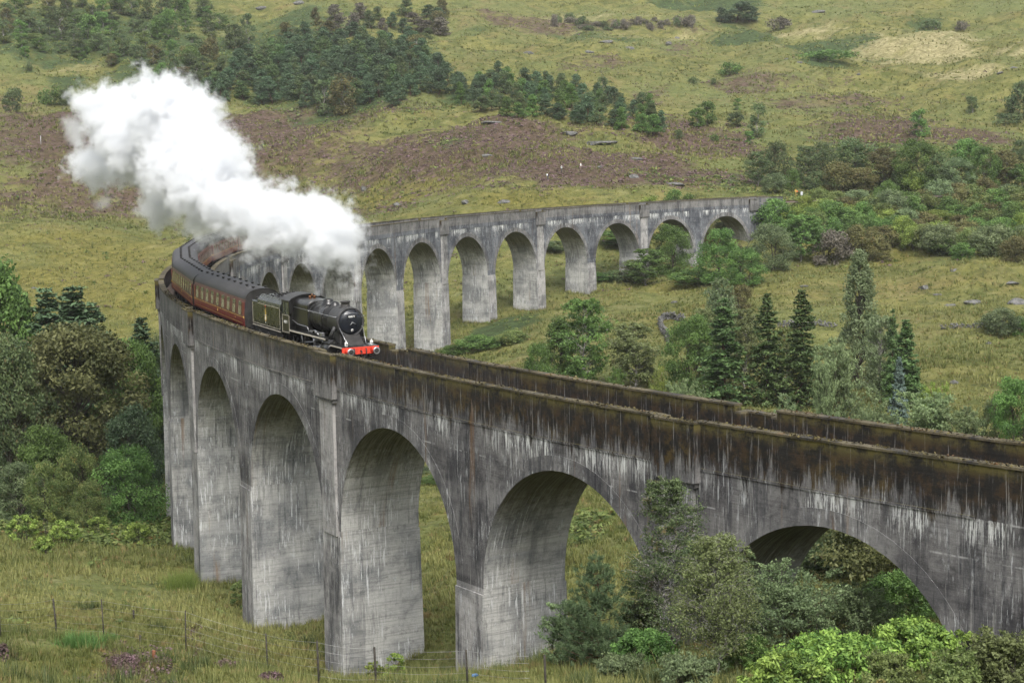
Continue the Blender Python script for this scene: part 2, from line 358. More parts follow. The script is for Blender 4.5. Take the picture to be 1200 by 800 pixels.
# ------------------------------------------------------------------ concrete
def concrete(name, lo, hi, olive=0.0, moss=0.0, white=.5, boards=.5, eff=0.0, tone=(.026, .027, .032), dirt=1.0):
    t = NT(name); uv = t.uv(); s = t.sep(uv); u, v = s[0], s[1]
    ow = t.pos(); nz = t.noise(ow, .30, 6, .68); nf = t.noise(ow, 2.6, 6, .75); ng = t.noise(ow, 9.0, 3, .7)
    c = t.mix(t.ramp(nz, .38, .60), lo, hi)
    c = t.mix(t.math('MULTIPLY', t.ramp(nf, .50, .70), .60), c, tuple(x*.45 for x in lo))
    c = t.mix(t.math('MULTIPLY', t.ramp(ng, .52, .75), .30), c, tuple(min(1, x*1.45) for x in hi))
    bd = t.noise(t.mapping(uv, (.35, 9.0, 1)), 1.0, 4, .7)
    c = t.mix(t.math('MULTIPLY', t.ramp(bd, .46, .64), boards*.5), c, tuple(x*.55 for x in lo))
    pour = t.noise(t.mapping(uv, (.05, .70, 1)), 1.0, 2, .5)
    c = t.mix(t.math('MULTIPLY', t.ramp(pour, .50, .62), .28), c, tuple(x*1.3 for x in hi))
    # dark rain streaks, broad and narrow; then lime
    db = t.noise(t.mapping(uv, (.55, .09, 1), (3, 8, 0)), 1.0, 6, .74)
    c = t.mix(t.math('MULTIPLY', t.ramp(db, .50, .62), .62*dirt), c, tone)
    ds = t.noise(t.mapping(uv, (3.4, .16, 1)), 1.0, 6, .76); dm = t.noise(uv, .22, 4, .6)
    c = t.mix(t.math('MULTIPLY', t.ramp(ds, .52, .60), t.math('MULTIPLY', t.ramp(dm, .40, .56), .75*dirt)), c, tone)
    wsn = t.noise(t.mapping(uv, (6.5, .42, 1), (7, 3, 0)), 1.0, 6, .78); wm = t.noise(t.mapping(uv, (.32, .15, 1), (2, 9, 0)), 1.0, 5, .66)
    c = t.mix(t.math('MULTIPLY', t.ramp(wsn, .545, .60), t.math('MULTIPLY', t.ramp(wm, .45, .56), white)), c, (.52, .53, .53))
    w2 = t.noise(t.mapping(uv, (1.1, .42, 1), (17, 23, 0)), 1.0, 6, .76)
    c = t.mix(t.math('MULTIPLY', t.ramp(w2, .60, .68), white*.65), c, (.44, .46, .47))
    rs = t.noise(t.mapping(uv, (.8, .05, 1), (11, 5, 0)), 1.0, 5, .65)
    c = t.mix(t.math('MULTIPLY', t.ramp(rs, .60, .70), .6), c, (.165, .095, .045))
    if olive > 0:
        f = t.math('ADD', t.ramp(v, -9.4, -5.0), t.math('MULTIPLY', t.math('SUBTRACT', nf, .5), 1.2))
        c = t.mix(t.math('MULTIPLY', t.ramp(f, .2, 1.0), olive), c, t.mix(t.ramp(wsn, .44, .58), (.070, .066, .040), (.165, .155, .110)))
    if eff > 0:      # lime hanging from the joint under the parapet and pour joints
        top = t.math('MULTIPLY', t.ramp(v, -5.2, -2.42), t.ramp(v, -2.28, -2.36))
        e1 = t.noise(t.mapping(uv, (8.5, .55, 1), (1, 2, 0)), 1.0, 6, .78); e2 = t.noise(t.mapping(uv, (.26, .06, 1)), 1.0, 3, .6)
        f = t.math('MULTIPLY', t.ramp(t.math('ADD', e1, t.math('MULTIPLY', top, .12)), .60, .66), t.math('MULTIPLY', top, t.ramp(e2, .45, .56)))
        c = t.mix(t.math('MULTIPLY', f, eff), c, (.64, .65, .63))
        for lv, off in ((2.39, 4), (4.05, 14), (1.35, 24)):
            jn = t.math('MULTIPLY', t.ramp(t.math('ABSOLUTE', t.math('ADD', v, lv)), .055, .015), t.ramp(t.noise(t.mapping(uv, (.28, .1, 1), (off, 4, 0)), 1.0, 5, .75), .52, .60))
            c = t.mix(t.math('MULTIPLY', jn, eff*.7), c, (.42, .42, .41))
    if moss > 0:     # moss and algae growing down from the coping, thick at the near end
        amt = t.ramp(u, 100, 10)
        mn = t.noise(t.mapping(uv, (2.6, .22, 1)), 1.0, 6, .76); mb = t.noise(uv, 1.1, 6, .75); mc = t.noise(t.mapping(uv, (1.0, 1.0, 1), (5, 5, 0)), .22, 4, .65)
        lim = t.math('ADD', t.math('MULTIPLY', t.math('SUBTRACT', mn, .5), 6.5), t.math('MULTIPLY', amt, 1.55))
        f = t.ramp(t.math('ADD', t.math('ADD', v, .55), lim), -.35, .45)
        f = t.math('MULTIPLY', f, t.math('ADD', t.math('MULTIPLY', amt, .86), .10))
        col = t.mix(t.ramp(mb, .44, .62), (.009, .008, .007), (.034, .021, .010))
        col = t.mix(t.math('MULTIPLY', t.ramp(mc, .50, .64), t.ramp(mb, .40, .58)), col, (.056, .038, .010))
        col = t.mix(t.math('MULTIPLY', t.ramp(v, -.75, -.02), t.ramp(mb, .36, .58)), col, (.092, .080, .020))
        c = t.mix(t.math('MULTIPLY', f, moss), c, col)
        st = t.noise(t.mapping(uv, (5.0, .20, 1), (31, 3, 0)), 1.0, 5, .75)
        c = t.mix(t.math('MULTIPLY', t.ramp(st, .565, .63), .62), c, (.215, .21, .20))
    h = t.math('ADD', t.math('ADD', t.math('MULTIPLY', nf, .8), t.math('MULTIPLY', bd, .4)), t.math('MULTIPLY', wsn, .3))
    t.principled(c, .9, 0, .2, h, .6, .06); return t.m
M = {}
M['conc_out'] = concrete('concrete_outer_face', (.052, .050, .052), (.158, .153, .150), moss=.96, white=.55, eff=.8)
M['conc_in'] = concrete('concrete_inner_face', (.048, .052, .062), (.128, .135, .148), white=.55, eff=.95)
M['conc_par'] = concrete('concrete_parapet', (.090, .088, .086), (.170, .165, .160), moss=1.0, white=.4)
M['conc_soffit'] = concrete('concrete_soffit', (.185, .190, .190), (.350, .348, .328), dirt=.62, olive=.85, white=.95, boards=.9, tone=(.036, .038, .044))
M['conc_pier'] = M['conc_soffit']
M['conc_strip'] = concrete('concrete_pilaster', (.15, .148, .146), (.32, .31, .30), white=1.0, boards=.2)
M['conc_ring'] = concrete('concrete_ring', (.068, .066, .068), (.172, .168, .164), white=.8, boards=.1)
M['coping'] = concrete('coping_mossy', (.036, .031, .016), (.112, .095, .058), white=.10, moss=.0)

# ------------------------------------------------------------------ viaduct
KL, KH = -4.4, 20.52
HW = 1.48/PITCH_S                       # half thickness of a pier, in bays
RA = (.5-HW)*PITCH_S; ZS = ZC-RA        # arch radius and springing height
DECKZ = -1.62
def quadstrip(mb, ks, dr0, z0, dr1, z1, mi=0, flip=False, vmode=None):
    """a strip along the curve between two (dr,z) lines; z may be arrays"""
    z0 = np.broadcast_to(np.asarray(z0, float), (len(ks),)); z1 = np.broadcast_to(np.asarray(z1, float), (len(ks),))
    for a in range(len(ks)-1):
        p = [ring(ks[a], dr0, z0[a]), ring(ks[a+1], dr0, z0[a+1]), ring(ks[a+1], dr1, z1[a+1]), ring(ks[a], dr1, z1[a])]
        uu = [ks[a]*PITCH_S, ks[a+1]*PITCH_S]
        if vmode == 'r': uv = [(uu[0], dr0), (uu[1], dr0), (uu[1], dr1), (uu[0], dr1)]
        else: uv = [(uu[0], z0[a]), (uu[1], z0[a+1]), (uu[1], z1[a+1]), (uu[0], z1[a])]
        if flip: p = p[::-1]; uv = uv[::-1]
        mb.face(p, uv, mi)
def beam(mb, k0, k1, dr0, dr1, z0, z1, mi=0, n=None, mi_top=None):
    """closed curved bar: dr0<dr1, z0<z1"""
    ks = np.linspace(k0, k1, (n or max(1, int(abs(k1-k0)*6)))+1)
    quadstrip(mb, ks, dr1, z0, dr1, z1, mi)                                     # outer
    quadstrip(mb, ks, dr0, z0, dr0, z1, mi, flip=True)                          # inner
    quadstrip(mb, ks, dr1, z1, dr0, z1, mi if mi_top is None else mi_top, vmode='r')     # top
    quadstrip(mb, ks, dr1, z0, dr0, z0, mi, flip=True, vmode='r')
    for k, fl in ((k0, False), (k1, True)):
        p = [ring(k, dr0, z0), ring(k, dr1, z0), ring(k, dr1, z1), ring(k, dr0, z1)]; uv = [(dr0, z0), (dr1, z0), (dr1, z1), (dr0, z1)]
        if fl: p = p[::-1]; uv = uv[::-1]
        mb.face(p, uv, mi)
def build_viaduct():
    root = empty('railway_viaduct', ring(9, 0, -20))
    root.location = (0, 0, 0)
    tag(root, 'long curved grey concrete viaduct on tall arched piers crossing the valley', 'viaduct')
    na = 26
    for b in range(-1, 20):
        mb = MB()
        th = np.linspace(pi, 0, na+1); ks = b+.5+np.cos(th)*RA/PITCH_S; zs = ZS+np.sin(th)*RA
        for dr, mi, fl in ((W, 0, False), (-W, 1, True)):
            quadstrip(mb, ks, dr, zs, dr, DECKZ, mi, flip=fl)
            for a, c in ((b, b+HW), (b+1-HW, b+1)): quadstrip(mb, np.linspace(a, c, 3), dr, ZS, dr, DECKZ, mi, flip=fl)
        # barrel, with a little subdivision across
        L = np.r_[0, np.cumsum(np.hypot(np.diff(ks)*PITCH_S, np.diff(zs)))]
        for a in range(na):
            p = [ring(ks[a], W, zs[a]), ring(ks[a], -W, zs[a]), ring(ks[a+1], -W, zs[a+1]), ring(ks[a+1], W, zs[a+1])]
            mb.face(p, [(W+b*11.3, zs[a]), (-W+b*11.3, zs[a]), (-W+b*11.3, zs[a+1]), (W+b*11.3, zs[a+1])], 2, True)
        o = mb.build('arch', [M['conc_out'], M['conc_in'], M['conc_soffit']], root)
        for sgn in (1, -1):          # the slightly proud ring of each face
            rb = MB(); d1 = sgn*(W+.022); d0 = sgn*(W-.02)
            t2 = np.linspace(pi-.12, .12, na+1); kin = b+.5+np.cos(t2)*(RA+.004)/PITCH_S; zin = ZS+np.sin(t2)*(RA+.004)
            ro = RA+.82; kou = b+.5+np.cos(t2)*ro/PITCH_S; zou = ZS+np.sin(t2)*ro
            for a in range(na):
                q = lambda k, z, d: ring(k, d, z)
                f = [q(kin[a], zin[a], d1), q(kin[a+1], zin[a+1], d1), q(kou[a+1], zou[a+1], d1), q(kou[a], zou[a], d1)]
                uv = [(kin[a]*PITCH_S, zin[a]), (kin[a+1]*PITCH_S, zin[a+1]), (kou[a+1]*PITCH_S, zou[a+1]), (kou[a]*PITCH_S, zou[a])]
                rb.face(f if sgn > 0 else f[::-1], uv if sgn > 0 else uv[::-1])
                for (kk, zz, fl) in ((kou, zou, sgn > 0), (kin, zin, sgn < 0)):
                    f = [q(kk[a], zz[a], d1), q(kk[a+1], zz[a+1], d1), q(kk[a+1], zz[a+1], d0), q(kk[a], zz[a], d0)]
                    uv = [(a*.9, 0), (a*.9+.9, 0), (a*.9+.9, .1), (a*.9, .1)]
                    rb.face(f if fl else f[::-1], uv)
            rb.build('arch_ring', M['conc_ring'], o)
    for k in range(0, 20):
        g = min(ground_h(np.array([ring(k, d)[:2] for d in (-W-1, 0, W+1)])))-1.5-zdeck(k*DT)
        mb = MB(); h1 = HW*PITCH_S; up = ZS-.35
        def slab(z0, z1, a0, a1, w0, w1, mi=(0, 1)):
            c = {}
            for nm, z, a, w in (('b', z0, a0, w0), ('t', z1, a1, w1)):
                c[nm] = [(k-a/PITCH_S, w, z), (k+a/PITCH_S, w, z), (k+a/PITCH_S, -w, z), (k-a/PITCH_S, -w, z)]
            P = lambda q: ring(q[0], q[1], q[2])
            for i in range(4):
                j = (i+1) % 4; f = [c['b'][i], c['b'][j], c['t'][j], c['t'][i]]
                uv = [((q[0]*PITCH_S if i % 2 == 0 else q[1]+k*11.3), q[2]) for q in f]
                mb.face([P(q) for q in f], uv, mi[0] if i % 2 == 0 else mi[1])
            mb.face([P(q) for q in c['t']], [(q[0]*PITCH_S, q[1]) for q in c['t']], 0)
        slab(up, ZS, h1, h1, W, W)
        slab(g, up, h1+.03+(up-g)*.006, h1+.012, W+.13+(up-g)*.008, W+.09)
        o = mb.build('pier', [M['conc_strip'], M['conc_pier']], root)
        if k % 2 == 0:
            for sgn in (1, -1):
                pb = MB(); a = 1.12/PITCH_S; lo, hi2 = sorted((sgn*(W-.01), sgn*(W+.2)))
                beam(pb, k-a, k+a, lo, hi2, ZS-.34, -3.12, 0, 1)
                pb.build('pilaster', M['conc_strip'], o)
    # fill between the faces, carrying the track
    fb = MB(); kk = np.linspace(KL, KH, 160); quadstrip(fb, kk, W-.5, DECKZ-.02, -W+.5, DECKZ-.02, 0, vmode='r')
    fb.build('deck', M['conc_in'], root)
    for k0, k1, nm in ((KL, -1, 'abutment'), (20, KH, 'abutment')):
        ab = MB(); ks = np.linspace(k0, k1, 14)
        for dr, mi, fl in ((W, 0, False), (-W, 1, True)): quadstrip(ab, ks, dr, -32, dr, DECKZ, mi, flip=fl)
        for k, fl in ((k0, False), (k1, True)):
            p = [ring(k, -W, -32), ring(k, W, -32), ring(k, W, DECKZ), ring(k, -W, DECKZ)]; ab.face(p[::-1] if fl else p, [(-W, -32), (W, -32), (W, DECKZ), (-W, DECKZ)], 0)
        o = ab.build(nm, [M['conc_out'], M['conc_in']], root)
        for sgn in (1, -1):      # broad end pilaster
            pb = MB(); lo, hi2 = sorted((sgn*(W-.01), sgn*(W+.10)))
            if k0 < 0: beam(pb, -3.35, -1.0-HW*.6, lo, hi2, -30, -.16, 0)
            else: beam(pb, 20.0+HW*.2, 20.0+HW*1.6, lo, hi2, -24, -.16, 0)
            pb.build('pilaster', M['conc_out'] if sgn > 0 else M['conc_in'], o)
    # parapets, refuges and copings
    rh = 1.5/PITCH_S
    for sgn in (1, -1):
        ev = [k for k in range(-2, 22, 2) if 0 <= k <= 20]
        edges = [KL]+[e for k in ev for e in (k-rh, k+rh)]+[KH]
        d_in, d_out = sorted((sgn*(W-.46), sgn*W))
        for a in range(0, len(edges)-1, 2):
            k0, k1 = edges[a], edges[a+1]
            if k1-k0 < .05: continue
            wb, cb = MB(), MB()
            beam(wb, k0, k1, d_in, d_out, DECKZ, -.10, 0)
            beam(cb, k0-.001, k1+.001, d_in-.05, d_out+.05, -.10, 0, 0)
            par = wb.build('parapet', M['conc_par'], root); cb.build('coping', M['coping'], par)
        for k in ev:
            if k+rh > KH: continue
            rb, cc = MB(), MB(); top = -.004 if sgn > 0 else -.36
            o1 = sgn*(W+.44); o0 = sgn*(W+.10); lo, hi2 = sorted((o0, o1))
            beam(rb, k-rh, k+rh, lo, hi2, -2.95, top-.10, 0, 2)
            lo2, hi3 = sorted((sgn*(W-.46), o0)) 
            for e in (k-rh, k+rh-.42/PITCH_S):            # cheeks of the refuge
                beam(rb, e, e+.42/PITCH_S, lo2+(.001 if sgn > 0 else 0), hi3-(0 if sgn > 0 else .001), DECKZ+.003, top-.103, 0, 1)
                beam(cc, e, e+.42/PITCH_S, lo2+(.002 if sgn > 0 else 0), hi3-(0 if sgn > 0 else .002), top-.103, top-.003, 0, 1)
            lo4, hi4 = sorted((sgn*(W-.01), o0)); beam(rb, k-rh+.002, k+rh-.002, lo4, hi4, -2.94, DECKZ+.001, 0, 1)
            lo5, hi5 = sorted((sgn*(W-.01), sgn*(W+.28))); beam(rb, k-rh*.9, k+rh*.9, lo5, hi5, -3.2, -2.95, 0, 1)
            beam(cc, k-rh-.002, k+rh+.002, lo-.04, hi2+.04, top-.10, top, 0, 2)
            ro = rb.build('refuge', M['conc_par'], root); cc.build('coping', M['coping'], ro)
    r = np.random.default_rng(5); G = []         # cushions of moss along the copings
    for sgn, n in ((1, 9000), (-1, 5200)):
        k = -4.3+r.uniform(0, 1, n)**1.6*9.5; q = r.uniform(-.52, .05, n); keep = fbm(k*9, q*3+sgn, 3, 12)+r.normal(size=n)*.3 > -.1; k, q = k[keep], q[keep]; n_ = len(k)
        ev2 = np.abs(((k+1) % 2)-1) < rh*1.05; q = np.where(ev2, q+.5, q); z = np.where(ev2 & (sgn < 0), -.37, 0.)
        t = k*DT; dr = sgn*(W+q); P = np.c_[(R0+dr)*np.cos(t), (R0+dr)*np.sin(t), zdeck(t)+z+r.uniform(-.01, .05, n_)]; s_ = r.uniform(.06, .19, n_)
        G.append((leaves(P, unit(r.normal(size=(n_, 3))*.5+[0, 0, .8]), s_, s_*.8, r), np.clip(r.normal(size=n_)*.25+.45, 0, 1)))
    V_, F_, T_ = pack(G); tag(link_mesh('moss', np_mesh('moss', V_, F_, FM['moss'], attrs={'tint': T_}), root), kind='stuff')
    for sgn in (1, -1):
        lo, hi2 = sorted((sgn*(W-.02), sgn*(W+.05)))
        ev = [-1.0+HW]+[e for k in range(0, 20, 2) for e in (k-rh-.002, k+rh+.002)]+[20.0]
        for a in range(0, len(ev)-1, 2):
            sb = MB(); beam(sb, ev[a], ev[a+1], lo, hi2, -2.36, -2.24, 0)
            sb.build('string_course', M['conc_out'] if sgn > 0 else M['conc_in'], root)
    return root
def build_track():
    root = empty('railway_track', (0, 0, 0)); tag(root, 'single railway track on brown ballast between the viaduct parapets', 'railway track')
    t = NT('ballast'); p = t.pos(); n = t.noise(p, 9, 3, .8); n2 = t.noise(p, .6, 3)
    t.principled(t.mix(t.ramp(n, .3, .7), (.05, .038, .032), t.mix(t.ramp(n2, .3, .7), (.16, .12, .10), (.12, .11, .10))), .95, 0, .2, n, .8, .08)
    bb = MB(); ks = np.linspace(KL-3, 24, 220)
    prof = [(2.24, DECKZ+.005), (1.6, -1.42), (-1.6, -1.42), (-2.24, DECKZ+.005)]
    for a, b in zip(prof[:-1], prof[1:]): quadstrip(bb, ks, a[0], a[1], b[0], b[1], 0, vmode='r')
    bb.build('ballast', t.m, root)
    rust = simple('rail_steel', (.13, .085, .06), .5, .6); wood = simple('sleeper_wood', (.07, .055, .045), .9)
    for s in (1, -1):
        rb = MB(); c = s*.75
        for lo, hi, z0, z1 in ((c-.07, c+.07, -1.405, -1.385), (c-.012, c+.012, -1.385, -1.285), (c-.036, c+.036, -1.285, -1.25)):
            beam(rb, KL-3, 24, lo, hi, z0, z1, 0, 200)
        rb.build('rail', rust, root)
    sb = MB()
    k = KL-3
    while k < 23.9:
        beam(sb, k, k+.25/PITCH_S, -1.3, 1.3, -1.45, -1.388, 0, 1); k += .72/PITCH_S
    tag(sb.build('sleepers', wood, root), kind='stuff')

# ------------------------------------------------------------------ train
TS = 1.045                                # the survey of the viaduct comes out 4.5 % large; the train keeps step with it
RAILZ = -1.25
def place_on_track(o, k):
    o.location = ring(k, 0, RAILZ); o.rotation_euler = (0, 0, k*DT+pi/2); o.scale = (TS, TS, TS)
def text_mesh(body, size, name, mat, parent, loc, rot, ext=.004):
    cu = bpy.data.curves.new('t', 'FONT'); cu.body = body; cu.size = size; cu.extrude = ext; cu.align_x = 'CENTER'; cu.align_y = 'CENTER'; cu.resolution_u = 3
    to = bpy.data.objects.new('t', cu); COL.objects.link(to); dg = bpy.context.evaluated_depsgraph_get()
    me = bpy.data.meshes.new_from_object(to.evaluated_get(dg)); bpy.data.objects.remove(to); bpy.data.curves.remove(cu)
    me.materials.clear(); me.materials.append(mat); o = link_mesh(name, me, parent, loc); o.rotation_euler = rot; return o
def build_train():
    blk = simple('black_engine_paint', (.012, .012, .012), .32, 0, .5, .5)
    blk2 = simple('sooty_black', (.022, .021, .020), .62, 0, .4, .5)
    smk = simple('smokebox_grey', (.045, .045, .046), .5, .2, .4, .4)
    grn = simple('dark_lined_tender', (.014, .017, .013), .28, 0, .5, .4)
    red = simple('buffer_beam_red', (.55, .045, .022), .5)
    stl = simple('bright_steel', (.42, .42, .43), .35, .9)
    brs = simple('copper_pipe', (.35, .17, .09), .4, .8)
    wht = simple('white_paint', (.75, .75, .72), .5, var=.1)
    gld = simple('gold_lining', (.55, .38, .10), .5)
    lin = simple('pale_lining', (.50, .46, .38), .5, var=.1)
    coal = simple('coal', (.012, .012, .013), .5, 0, .5, .6, 6)
    dglass = simple('dark_glass', (.03, .04, .05), .08, 0, .8, .2)
    navy = simple('gloss_black', (.008, .010, .015), .30, 0, .4, .3)
    def cyl(mb, c, r, w, n=28, mi=0, axis='y'):
        c = np.array(c, float); d = {'x': (1, 0, 0), 'y': (0, 1, 0), 'z': (0, 0, 1)}[axis]; d = np.array(d, float)
        mb.tube([c-d*w/2, c+d*w/2], r, n, mi)
    def wheel(name, x, r, parent, side, spokes=16, tread=.13):
        mb = MB(); y = side*.75; n = 32
        prof = [(r, -tread/2), (r, tread/2), (r-.07, tread/2), (r-.07, -tread/2)]
        vs = []; 
        for k in range(n):
            a = 2*pi*k/n
            for rr, yy in prof: vs.append((x+rr*cos(a), y+yy, r+rr*sin(a)))
        fs = [(k*4+i, ((k+1) % n)*4+i, ((k+1) % n)*4+(i+1) % 4, k*4+(i+1) % 4) for k in range(n) for i in range(4)]
        mb.mesh(vs, fs, 1, True)
        for k in range(spokes):
            a = 2*pi*(k+.5)/spokes; mb.tube([(x+.1*cos(a), y, r+.1*sin(a)), (x+(r-.05)*cos(a), y, r+(r-.05)*sin(a))], .026, 5, 0)
        cyl(mb, (x, y, r), .14, .2, 14)
        return mb.build(name, [blk2, stl], parent)
    # ---------------- locomotive: x forward, y left, z up from the rail; centre of its length at x = 0, buffer beam at 5.7
    L = empty('steam_locomotive'); tag(L, 'black steam locomotive with red buffer beam and number 44871 heading the train', 'locomotive')
    X = lambda x: 5.7+x
    mb = MB(); mb.box((X(-.04), 0, 1.05), (.08, 2.5, .46), 0, .015)
    for y in (-1.05, -.55, .55, 1.05): cyl(mb, (X(.005), y, 1.17), .022, .03, 8, 0, 'x')
    beam_o = mb.build('buffer_beam', red, L)
    for s in (1, -1):
        mb = MB(); y = s*.87
        mb.tube([(X(0), y, 1.05), (X(.28), y, 1.05)], [.21, .15], 18, 0); cyl(mb, (X(.40), y, 1.05), .085, .30, 14, 1, 'x')
        mb.tube([(X(.52), y, 1.05), (X(.55), y, 1.05), (X(.575), y, 1.05)], [.235, .235, .19], 24, 2)
        mb.tube([(X(.574), y, 1.05), (X(.582), y, 1.05)], [.15, .10], 20, 3)
        mb.build('buffer', [red, stl, stl, blk2], L)
    mb = MB()
    for q in range(3): mb.tube([(X(.16+.03*q), -.05, 1.0-.14*q), (X(.2), 0, .90-.14*q), (X(.16+.03*q), .05, 1.0-.14*q)], .022, 6)
    mb.tube([(X(.0), 0, 1.05), (X(.22), 0, 1.02), (X(.26), 0, .95)], .04, 8)
    mb.build('coupling', blk2, L)
    mb = MB()
    for y in (-.45, .35): mb.tube([(X(.02), y, 1.2), (X(.1), y, 1.15), (X(.13), y, .9), (X(.12), y, .55)], .035, 8)
    mb.build('brake_hose', blk2, L)
    # frames and running plate
    mb = MB()
    for s in (1, -1): mb.box((X(-5.8), s*.62, 1.0), (11.2, .04, .75))
    mb.box((X(-1.1), 0, 1.30), (2.15, 2.5, .04), 0, .01)                # front platform
    mb.prism([(X(-2.15), 1.28), (X(-2.75), 1.62), (X(-2.75), 1.66), (X(-2.15), 1.32)], -1.25, 1.25)
    for s in (1, -1): mb.box((X(-6.2), s*1.06, 1.64), (6.95, .56, .05), 0, .008)
    fr = mb.build('frame', blk, L)
    for s in (1, -1):
        mb = MB(); mb.box((X(-6.2), s*1.345, 1.60), (6.95, .012, .10)); mb.box((X(-1.1), s*1.256, 1.27), (2.1, .012, .08)); mb.build('running_plate_edge', lin, fr)
    # smokebox saddle
    mb = MB(); mb.prism([(X(-1.7), 1.2), (X(-3.1), 1.2), (X(-2.95), 2.1), (X(-1.85), 2.1)], -.72, .72)
    mb.prism([(X(-.75), 1.32), (X(-1.65), 1.32), (X(-1.65), 1.95), (X(-1.35), 1.72)], -.58, .58); mb.build('smokebox_saddle', blk2, L)
    zc_ = 2.74
    def lathe_x(mb, prof, n=40, mi=0, zc=zc_, sm=True):
        vs = []
        for x, r in prof:
            for k in range(n): a = 2*pi*k/n; vs.append((X(x), r*sin(a), zc+r*cos(a)))
        fs = [(i*n+k, (i+1)*n+k, (i+1)*n+(k+1) % n, i*n+(k+1) % n) for i in range(len(prof)-1) for k in range(n)]
        mb.mesh(vs, fs, mi, sm)
    mb = MB(); lathe_x(mb, [(-1.62, .02), (-1.60, .86), (-1.57, .90), (-1.60, .935), (-1.72, .94), (-3.35, .94), (-3.36, .9)]); smo = mb.build('smokebox', smk, L)
    mb = MB(); lathe_x(mb, [(-1.36, .0), (-1.365, .12), (-1.385, .35), (-1.43, .56), (-1.50, .72), (-1.565, .79), (-1.60, .80)], 44)
    dr = mb.build('smokebox_door', navy, smo)
    mb = MB()
    mb.tube([(X(-1.34), 0, zc_), (X(-1.25), 0, zc_)], .05, 12, 0)
    for a in (.5, 2.4): mb.tube([(X(-1.27), 0, zc_), (X(-1.26), .24*cos(a), zc_-.24*sin(a))], .018, 6)
    for z in (.30, -.30):
        mb.tube([(X(-1.44), .12, zc_+z), (X(-1.50), .55, zc_+z), (X(-1.62), .84, zc_+z)], .025, 6)
    mb.tube([(X(-1.50), -.62, zc_+.48), (X(-1.46), -.3, zc_+.56), (X(-1.45), 0, zc_+.6), (X(-1.46), .3, zc_+.56), (X(-1.50), .62, zc_+.48)], .016, 6)
    mb.build('door_strap', stl, smo)
    mb = MB(); mb.box((X(-1.405), 0, zc_+.36), (.03, .62, .17), 0, .01); pl = mb.build('number_plate', blk, smo)
    text_mesh('44871', .19, 'number', wht, pl, (X(-1.385), 0, zc_+.36), (pi/2, 0, pi/2))
    mb = MB(); mb.box((X(-1.40), 0, zc_-.52), (.06, .13, .16), 0, .02); cyl(mb, (X(-1.36), 0, zc_-.52), .06, .03, 12, 1, 'x'); mb.build('headlamp', [wht, stl], smo)
    for y in (-.86, .86, 0):
        mb = MB(); z0 = 1.32
        mb.box((X(-.28), y, z0+.15), (.16, .16, .26), 0, .02); mb.tube([(X(-.28), y, z0+.28), (X(-.28), y, z0+.34)], [.06, .03], 10, 0); cyl(mb, (X(-.19), y, z0+.15), .065, .03, 14, 1, 'x')
        mb.tube([(X(-.28), y-.05, z0+.3), (X(-.28), y, z0+.42), (X(-.28), y+.05, z0+.3)], .01, 5, 0)
        if y != 0: mb.build('headlamp', [wht, stl], L)
    # boiler, bands, firebox
    mb = MB(); lathe_x(mb, [(-3.34, .80), (-3.345, .875), (-4.9, .90), (-6.9, .955), (-6.92, .8)]); bo = mb.build('boiler', blk, L)
    for x, r in ((-3.42, .885), (-4.35, .900), (-5.3, .918), (-6.2, .943), (-6.82, .962)):
        mb = MB(); lathe_x(mb, [(x+.03, r-.012), (x+.03, r+.004), (x-.03, r+.004), (x-.03, r-.012)]); mb.build('boiler_band', smk, bo)
    mb = MB(); pr = []
    hw, zt = 1.0, zc_+1.02
    pr = [(-hw*.86, 1.68), (-hw, 2.1)]+[(-hw, zc_+.55)]+[(-hw+.42*(1-cos(a)), zc_+.60+.42*sin(a)) for a in np.linspace(0, pi/2, 7)]
    pr = pr+[(-p[0], p[1]) for p in pr[::-1]]
    n = len(pr); xs = [-6.86, -6.90, -9.62]; vs = []
    for i, x in enumerate(xs):
        sc = .93 if i == 0 else 1
        for y, z in pr: vs.append((X(x), y*sc, zc_+(z-zc_)*sc))
    mb.mesh(vs, [(i*n+k, i*n+(k+1) % n, (i+1)*n+(k+1) % n, (i+1)*n+k) for i in range(2) for k in range(n)]+[tuple(range(n))[::-1]], 0, False)
    fb = mb.build('firebox', blk, L)
    for s in (1, -1):
        mb = MB()
        for k in range(4): cyl(mb, (X(-7.3-.6*k), s*.90, zc_+.72), .05, .16, 10)
        mb.build('washout_plug', smk, fb)
    # chimney, dome, top feed, safety valves, whistle
    def lathe_z(mb, x, prof, n=28, mi=0, y=0):
        vs = [(X(x)+r*cos(2*pi*k/n), y+r*sin(2*pi*k/n), z) for z, r in prof for k in range(n)]
        mb.mesh(vs, [(i*n+k, i*n+(k+1) % n, (i+1)*n+(k+1) % n, (i+1)*n+k) for i in range(len(prof)-1) for k in range(n)], mi, True)
    mb = MB(); lathe_z(mb, -2.45, [(zc_+.86, .46), (zc_+.93, .34), (zc_+1.0, .285), (zc_+1.16, .27), (zc_+1.20, .315), (zc_+1.27, .33), (zc_+1.29, .30), (zc_+1.28, .2), (zc_+1.0, .19)]); mb.build('chimney', blk2, L)
    mb = MB(); lathe_z(mb, -5.55, [(zc_+.82, .50), (zc_+.93, .40), (zc_+1.06, .36), (zc_+1.16, .33), (zc_+1.23, .22), (zc_+1.255, .0)]); mb.build('steam_dome', blk, L)
    mb = MB(); lathe_z(mb, -4.35, [(zc_+.82, .40), (zc_+.93, .30), (zc_+1.05, .26), (zc_+1.12, .16), (zc_+1.14, 0)])
    for s in (1, -1): mb.tube([(X(-4.35), s*.22, zc_+.98), (X(-4.35), s*.72, zc_+.66), (X(-4.35), s*.95, zc_+.15), (X(-4.4), s*.93, zc_-.8)], .04, 8)
    mb.build('top_feed', blk, L)
